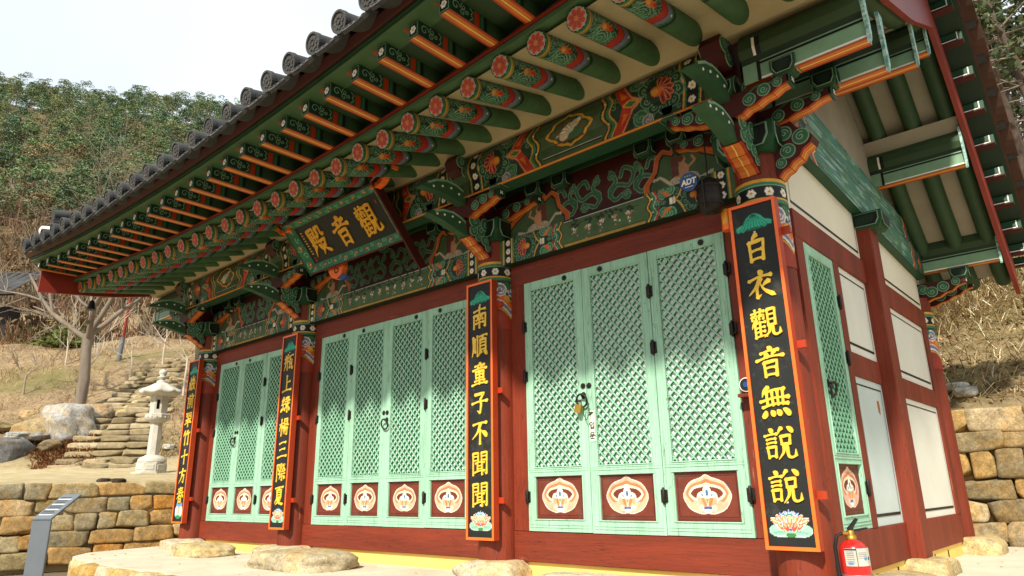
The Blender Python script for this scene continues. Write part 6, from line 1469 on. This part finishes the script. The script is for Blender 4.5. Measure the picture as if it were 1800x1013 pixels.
# neighbouring roof at the left edge
np_ = at(6, 512, 30); nb = empty('far_hall', (np_.x, np_.y, np_.z-4)); tag(nb, 'grey tiled roof of another hall at the left edge below the hillside', 'building'); mb = MB(); g = frame((0, 0, 4), RTH, (0, 0, 1), -FWH)
for k in range(9):
    u = -3.4+k*.42; mb.tube([g(u, .0, .0), g(u, .55, -.9), g(u, 1.5, -2.0)], .10, 'tile', 8)
mb.prism([(-3.6, -.12), (.35, -.12), (.35, .0), (-3.6, .0)], g, -.3, .0, 'tile'); mb.hexa([g(-3.6, -.03, 0), g(.35, -.03, 0), g(.35, 1.46, -2), g(-3.6, 1.46, -2), g(-3.6, 0.02, 0), g(.35, .02, 0), g(.35, 1.5, -2), g(-3.6, 1.5, -2)], 'tile'); mb.build('roof', nb)
mb = MB(); mb.prism([(-3.4, -4.5), (-.5, -4.5), (-.5, -.4), (-3.4, -.4)], g, -2.0, -1.2, 'bronze'); mb.build('wall', nb)

# ---- foliage masses
def quads(P_, size, rg, up=.4):
    """one small leaf-clump face at every point."""
    n = len(P_); a = rg.normal(size=(n, 3)); a[:, 2] *= .35; a /= np.linalg.norm(a, axis=1)[:, None]; b = rg.normal(size=(n, 3)); b -= a*np.sum(a*b, 1)[:, None]; b /= np.linalg.norm(b, axis=1)[:, None]
    s = size*rg.uniform(.6, 1.4, n)[:, None]; return np.stack([P_-a*s, P_-b*s*.55, P_+a*s, P_+b*s*.55], 1).reshape(-1, 3)
def mass(name, V, C, kind='stuff', parent=None, m='foliage'):
    F = np.arange(len(V)).reshape(-1, 4); return tag(mesh_np(name, V, F, (m,), parent, C), kind=kind) if kind else mesh_np(name, V, F, (m,), parent, C)
rg = np.random.default_rng(5); VV, CC = [], []
tone = [hx('62764f'), hx('6c7d55'), hx('52694d'), hx('7b8058'), hx('727b5a'), hx('5b6f57')]
cnt = 0
for _ in range(7400):
    D = 62+rg.random()**.8*105; T = D*(-1.35+1.15*rg.random()); x, y = CAM_P.x+FWH.x*D+RTH.x*T, CAM_P.y+FWH.y*D+RTH.y*T
    pr = min(1, max(.0, (D-60)/16)+.10*(mnoise.noise(Vector((x*.08, y*.08, 9)))))
    if rg.random() > pr or cnt > 1350: continue
    cnt += 1; z = terrain(x, y); h = rg.uniform(4.0, 8.0); r = h*rg.uniform(.28, .40); c = tone[rg.integers(6)]*rg.uniform(.75, 1.3)
    if rg.random() < .10 and D < 110: c = hx('8a7a58')*rg.uniform(.7, 1.1)
    nb_ = rg.integers(9, 15); pads = []
    for k_ in range(nb_):                                          # flat needle pads on rising limbs
        lv = rg.random()**.8; an = rg.random()*6.283; rr_ = r*(1.02-.72*lv)*np.sqrt(rg.random()); pr_ = r*rg.uniform(.30, .52)*(1.1-.4*lv); n = 62
        a2 = rg.random(n)*6.283; q_ = np.sqrt(rg.random(n)); pads.append(np.stack([x+np.cos(an)*rr_+np.cos(a2)*q_*pr_, y+np.sin(an)*rr_+np.sin(a2)*q_*pr_, z+h*(.34+.62*lv)+(1-q_*q_)*pr_*.42+rg.normal(0, .07, n)], 1))
    P_ = np.concatenate(pads); n = len(P_)
    VV.append(quads(P_, .125, rg)); CC.append(np.repeat(np.clip(c*rg.uniform(.78, 1.28, (n, 1)), 0, 1), 4, 0))
    tq = np.array((RTH.x, RTH.y, 0))*.07; b0 = np.array((x, y, z-.2)); e0 = np.array((x+rg.normal(0, .3), y, z+h*.8)); VV.append(np.stack([b0-tq, b0+tq, e0+tq*.4, e0-tq*.4])); CC.append(np.tile(hx('6b5140'), (4, 1)))
mass('pine_forest', np.concatenate(VV), np.concatenate(CC))
VV, CC = [], []
tone = [hx('6b5039'), hx('735640'), hx('574a3b'), hx('7a6750'), hx('6a5f4c')]
for _ in range(2400):
    D = 29+rg.random()**1.2*66; T = D*(-1.3+1.1*rg.random()); x, y = CAM_P.x+FWH.x*D+RTH.x*T, CAM_P.y+FWH.y*D+RTH.y*T; z = terrain(x, y); h = rg.uniform(.9, 2.6)*(.6 if D < 40 else 1); n = 46; c = tone[rg.integers(5)]
    if D < 36 and rg.random() < .5: continue
    b0 = np.array([x, y, z])+rg.normal(0, .25*h, (n, 3))*(1, 1, 0.05); d = rg.normal(0, .38, (n, 3)); d[:, 2] = 1; d *= (h*rg.uniform(.4, 1.0, n))[:, None]; q = rg.normal(size=(n, 3))*(1, 1, 0); q /= np.linalg.norm(q, axis=1)[:, None]; w = .035*rg.uniform(.5, 1.3, n)[:, None]
    VV.append(np.stack([b0-q*w, b0+q*w, b0+d+q*w*.3, b0+d-q*w*.3], 1).reshape(-1, 3)); CC.append(np.repeat(c*rg.uniform(.6, 1.5, (n, 1)), 4, 0))
    if rg.random() < .35:
        P_ = b0+d*rg.uniform(.5, 1, (n, 1)); VV.append(quads(P_, .16, rg)); CC.append(np.repeat(hx('75603f')*rg.uniform(.6, 1.4, (n, 1)), 4, 0))
mass('bare_thicket', np.concatenate(VV), np.concatenate(CC))
def blades(name, N, pick, hmin, hmax, w, cols, lie=.5):
    VV, CC = [], []; P_ = []
    for _ in range(N*4):
        q = pick()
        if q is not None: P_.append(q)
        if len(P_) >= N: break
    P_ = np.array(P_); n = len(P_); a = rg.random(n)*6.283; L = rg.uniform(hmin, hmax, n); t = np.stack([np.cos(a)*lie*rg.uniform(.3, 1.5, n), np.sin(a)*lie*rg.uniform(.3, 1.5, n), rg.uniform(.25, 1, n)], 1); t /= np.linalg.norm(t, axis=1)[:, None]
    q = np.stack([-np.sin(a), np.cos(a), 0*a], 1)*w; m = P_+t*L[:, None]*.55; e = P_+t*L[:, None]; e[:, 2] -= L*.22; 
    c = np.array(cols)[rg.integers(len(cols), size=n)]*rg.uniform(.65, 1.35, (n, 1))
    V = np.concatenate([np.stack([P_-q, P_+q, m+q*.8, m-q*.8], 1), np.stack([m-q*.8, m+q*.8, e+q*.15, e-q*.15], 1)], 0).reshape(-1, 3); C = np.repeat(np.concatenate([c, c]), 4, 0)
    return mass(name, V, np.clip(C, 0, 1))
def pk_left():
    D = 15.8+rg.random()**1.4*16; T = D*(-.95+.68*rg.random()); x, y = CAM_P.x+FWH.x*D+RTH.x*T, CAM_P.y+FWH.y*D+RTH.y*T
    s = (D-15.3)/9.2; 
    if 0 < s < 1:
        uc = 172+(275-172)*s**.8; tc = (uc-900)/1219*D
        if abs(T-tc) < (165-78*s)*D/1219/2: return None
    if mnoise.noise(Vector((x*.5, y*.5, 3))) < rg.uniform(-.5, .35): return None
    return (x, y, terrain(x, y)-.02)
blades('dry_grass', 15000, pk_left, .10, .38, .006, [hx('a88a5e'), hx('94744c'), hx('7a5b3c'), hx('bfa678'), hx('6b4b32')], .9)
def pk_right():
    y = 5.5+rg.random()**1.2*7; x = -1.5+rg.random()*5; 
    if y < 7 and rg.random() < .75: return None
    if mnoise.noise(Vector((x*.8, y*.8, 6))) < rg.uniform(-.6, .3): return None
    return (x, y, terrain(x, y)-.02)
blades('dry_grass', 30000, pk_right, .10, .50, .0060, [hx('b9a680'), hx('a08b68'), hx('cdbd98'), hx('7d694c'), hx('d6caa9'), hx('6b573f')], 1.0)
def pk_litter():
    y = 5.4+rg.random()*12; x = -3.5+rg.random()*11; return (x, y, terrain(x, y)+.005)
blades('leaf_litter', 16000, pk_litter, .03, .09, .018, [hx('a07a4c'), hx('7f5c38'), hx('c2a06c'), hx('5c432c'), hx('8f5a3a')], 1.4)
def pk_brown():
    u, v = rg.uniform(55, 165), rg.uniform(770, 822); p = at(u, v, 15.2+(822-v)/52*1.9); return (p.x, p.y, terrain(p.x, p.y)+.0)
blades('fallen_leaves', 5000, pk_brown, .05, .22, .014, [hx('8f6444'), hx('a07850'), hx('755038'), hx('b08d62')], 1.0)
def bush(name, p, r, n, cols, label, seed):
    g = np.random.default_rng(seed); P_ = g.normal(0, .4, (n, 3))*np.array(r); P_[:, 2] = np.abs(P_[:, 2]); o = mass(name, quads(P_, .10, g), np.repeat(np.array(cols)[g.integers(len(cols), size=n)]*g.uniform(.6, 1.4, (n, 1)), 4, 0), None); o.location = p; tag(o, label, 'bush')
p = ground_at(105, 608, 26); bush('bush', (p.x, p.y, terrain(p.x, p.y)-.1), (1.6, 1.2, .9), 900, [hx('5c6634'), hx('4a5a2e'), hx('747a42')], 'low green bush behind the big bare tree', 1)
# pines on the bank at the right
def pine(p, h, r, label, seed, lean=0, needles=True):
    rgp = random.Random(seed); g = np.random.default_rng(seed); root = empty('pine_tree', p); tag(root, label, 'tree', 'pines on the bank behind the hall'); root.rotation_euler = (0, lean, seed)
    pts = [Vector((.10*math.sin(i*.9+seed), .10*math.cos(i*.7+seed), h*i/8-.3*(i == 0))) for i in range(9)]; mb = MB(); mb.tube(pts, [r*(1-.07*i) for i in range(9)], 'pine_bark' if r > .18 else 'dark_bark', 10); mb.build('trunk', root)
    mb = MB(); P_ = []
    for k in range(26):
        i = rgp.uniform(2.2, 8); q = pts[int(i)].lerp(pts[min(8, int(i)+1)], i % 1); a = rgp.random()*6.28; d = Vector((math.cos(a), math.sin(a), rgp.uniform(-.1, .45))); L = (1.0+(8-i)*.16)*rgp.uniform(.6, 1.3); e = q+d*L; mb.tube([q, q+d*L*.5+Vector((0, 0, .1)), e], [.035, .022, .008], 'bark', 4, caps=False)
        if i > 4.0 or rgp.random() < .25: P_.append(np.array(e)+g.normal(0, (.30, .30, .14), (42, 3))); P_.append(np.array(q+d*L*.6)+g.normal(0, (.24, .24, .12), (16, 3)))
    mb.build('limbs', root); P_ = np.concatenate(P_); n = len(P_)
    mass('crown', quads(P_, .115, g), np.repeat(np.array([hx('39482f'), hx('48553a'), hx('5a6244')])[g.integers(3, size=n)]*g.uniform(.6, 1.4, (n, 1)), 4, 0), None, root)
names = ['tallest orange barked pine at the upper right corner', 'slim pine left of the tallest one', 'dark pine close behind the gable tiles', 'slender pine deeper in the grove behind the gable', 'twisted pine far back on the bank', 'thin pine between two thicker trunks up the bank', 'leaning pine high on the bank', 'young pine at the right edge of the bank', 'far pine trunk against the bright sky', 'dim far pine deep in the grove']
for i, (u, v, D, r, h) in enumerate([(1832, 170, 17, .115, 9), (1772, 200, 20, .13, 10), (1735, 215, 19, .14, 10), (1755, 160, 25, .13, 10), (1790, 160, 29, .13, 11), (1725, 160, 28, .12, 10), (1760, 130, 34, .15, 11), (1812, 185, 23, .11, 8), (1742, 110, 38, .16, 12), (1780, 110, 42, .16, 12)]):
    p = at(u, v, D); pine((p.x, p.y, terrain(p.x, p.y)), h, r, names[i], 100+i, (-.10 if i == 0 else .03*(-1)**i))

# the dim grove further up the right bank, too dense to count
g = np.random.default_rng(21); VV, CC = [], []
for i in range(150):
    D = g.uniform(24, 62); T = D*g.uniform(.58, .80); x, y = CAM_P.x+FWH.x*D+RTH.x*T, CAM_P.y+FWH.y*D+RTH.y*T; z = terrain(x, y); h = g.uniform(7, 13)
    q = np.array((RTH.x, RTH.y, 0))*g.uniform(.06, .13); b0 = np.array((x, y, z-.2)); l = np.array((g.normal(0, .5), g.normal(0, .5), h)); nrm_ = np.array((FWH.x, FWH.y, 0))*.1
    for s_ in (q, nrm_): VV.append(np.stack([b0-s_, b0+s_, b0+l+s_*.4, b0+l-s_*.4])); CC.append(np.tile(hx('4d3d31')*g.uniform(.6, 1.5), (4, 1)))
    P_ = b0+l*g.uniform(.6, 1.02, (60, 1))+g.normal(0, 1, (60, 3))*(1.1, 1.1, .25); VV.append(quads(P_, .20, g)); CC.append(np.repeat([hx('4a4634'), hx('3f4a32'), hx('55493a')][i % 3]*g.uniform(.5, 1.5, (60, 1)), 4, 0))
    for k in range(5):
        e0 = b0+l*g.uniform(.2, .8); e1 = e0+np.array((g.normal(0, 1.2), g.normal(0, 1.2), g.uniform(0, .8))); w_ = np.array((0, 0, .025)); VV.append(np.stack([e0-w_, e0+w_, e1+w_*.3, e1-w_*.3])); CC.append(np.tile(hx('5a4a3c'), (4, 1)))
mass('pine_grove', np.concatenate(VV), np.concatenate(CC))

def pk_pave():
    x, y = g.uniform(-8.6, 4), g.uniform(-1.55, -.15); return (x, y, .034) if g.random() < .5 else (g.uniform(.25, 4), g.uniform(0, 5), .034)
rg = g; blades('fallen_leaves', 260, pk_pave, .015, .05, .010, [hx('8a6a42'), hx('6b4f34'), hx('a5855a')], 2.5)
pk_ground = lambda: (g.uniform(-12, -8.3), g.uniform(-5, -1.4), GZ+.003); blades('fallen_leaves', 900, pk_ground, .02, .08, .012, [hx('8a6a42'), hx('6b4f34'), hx('a5855a')], 2.0)
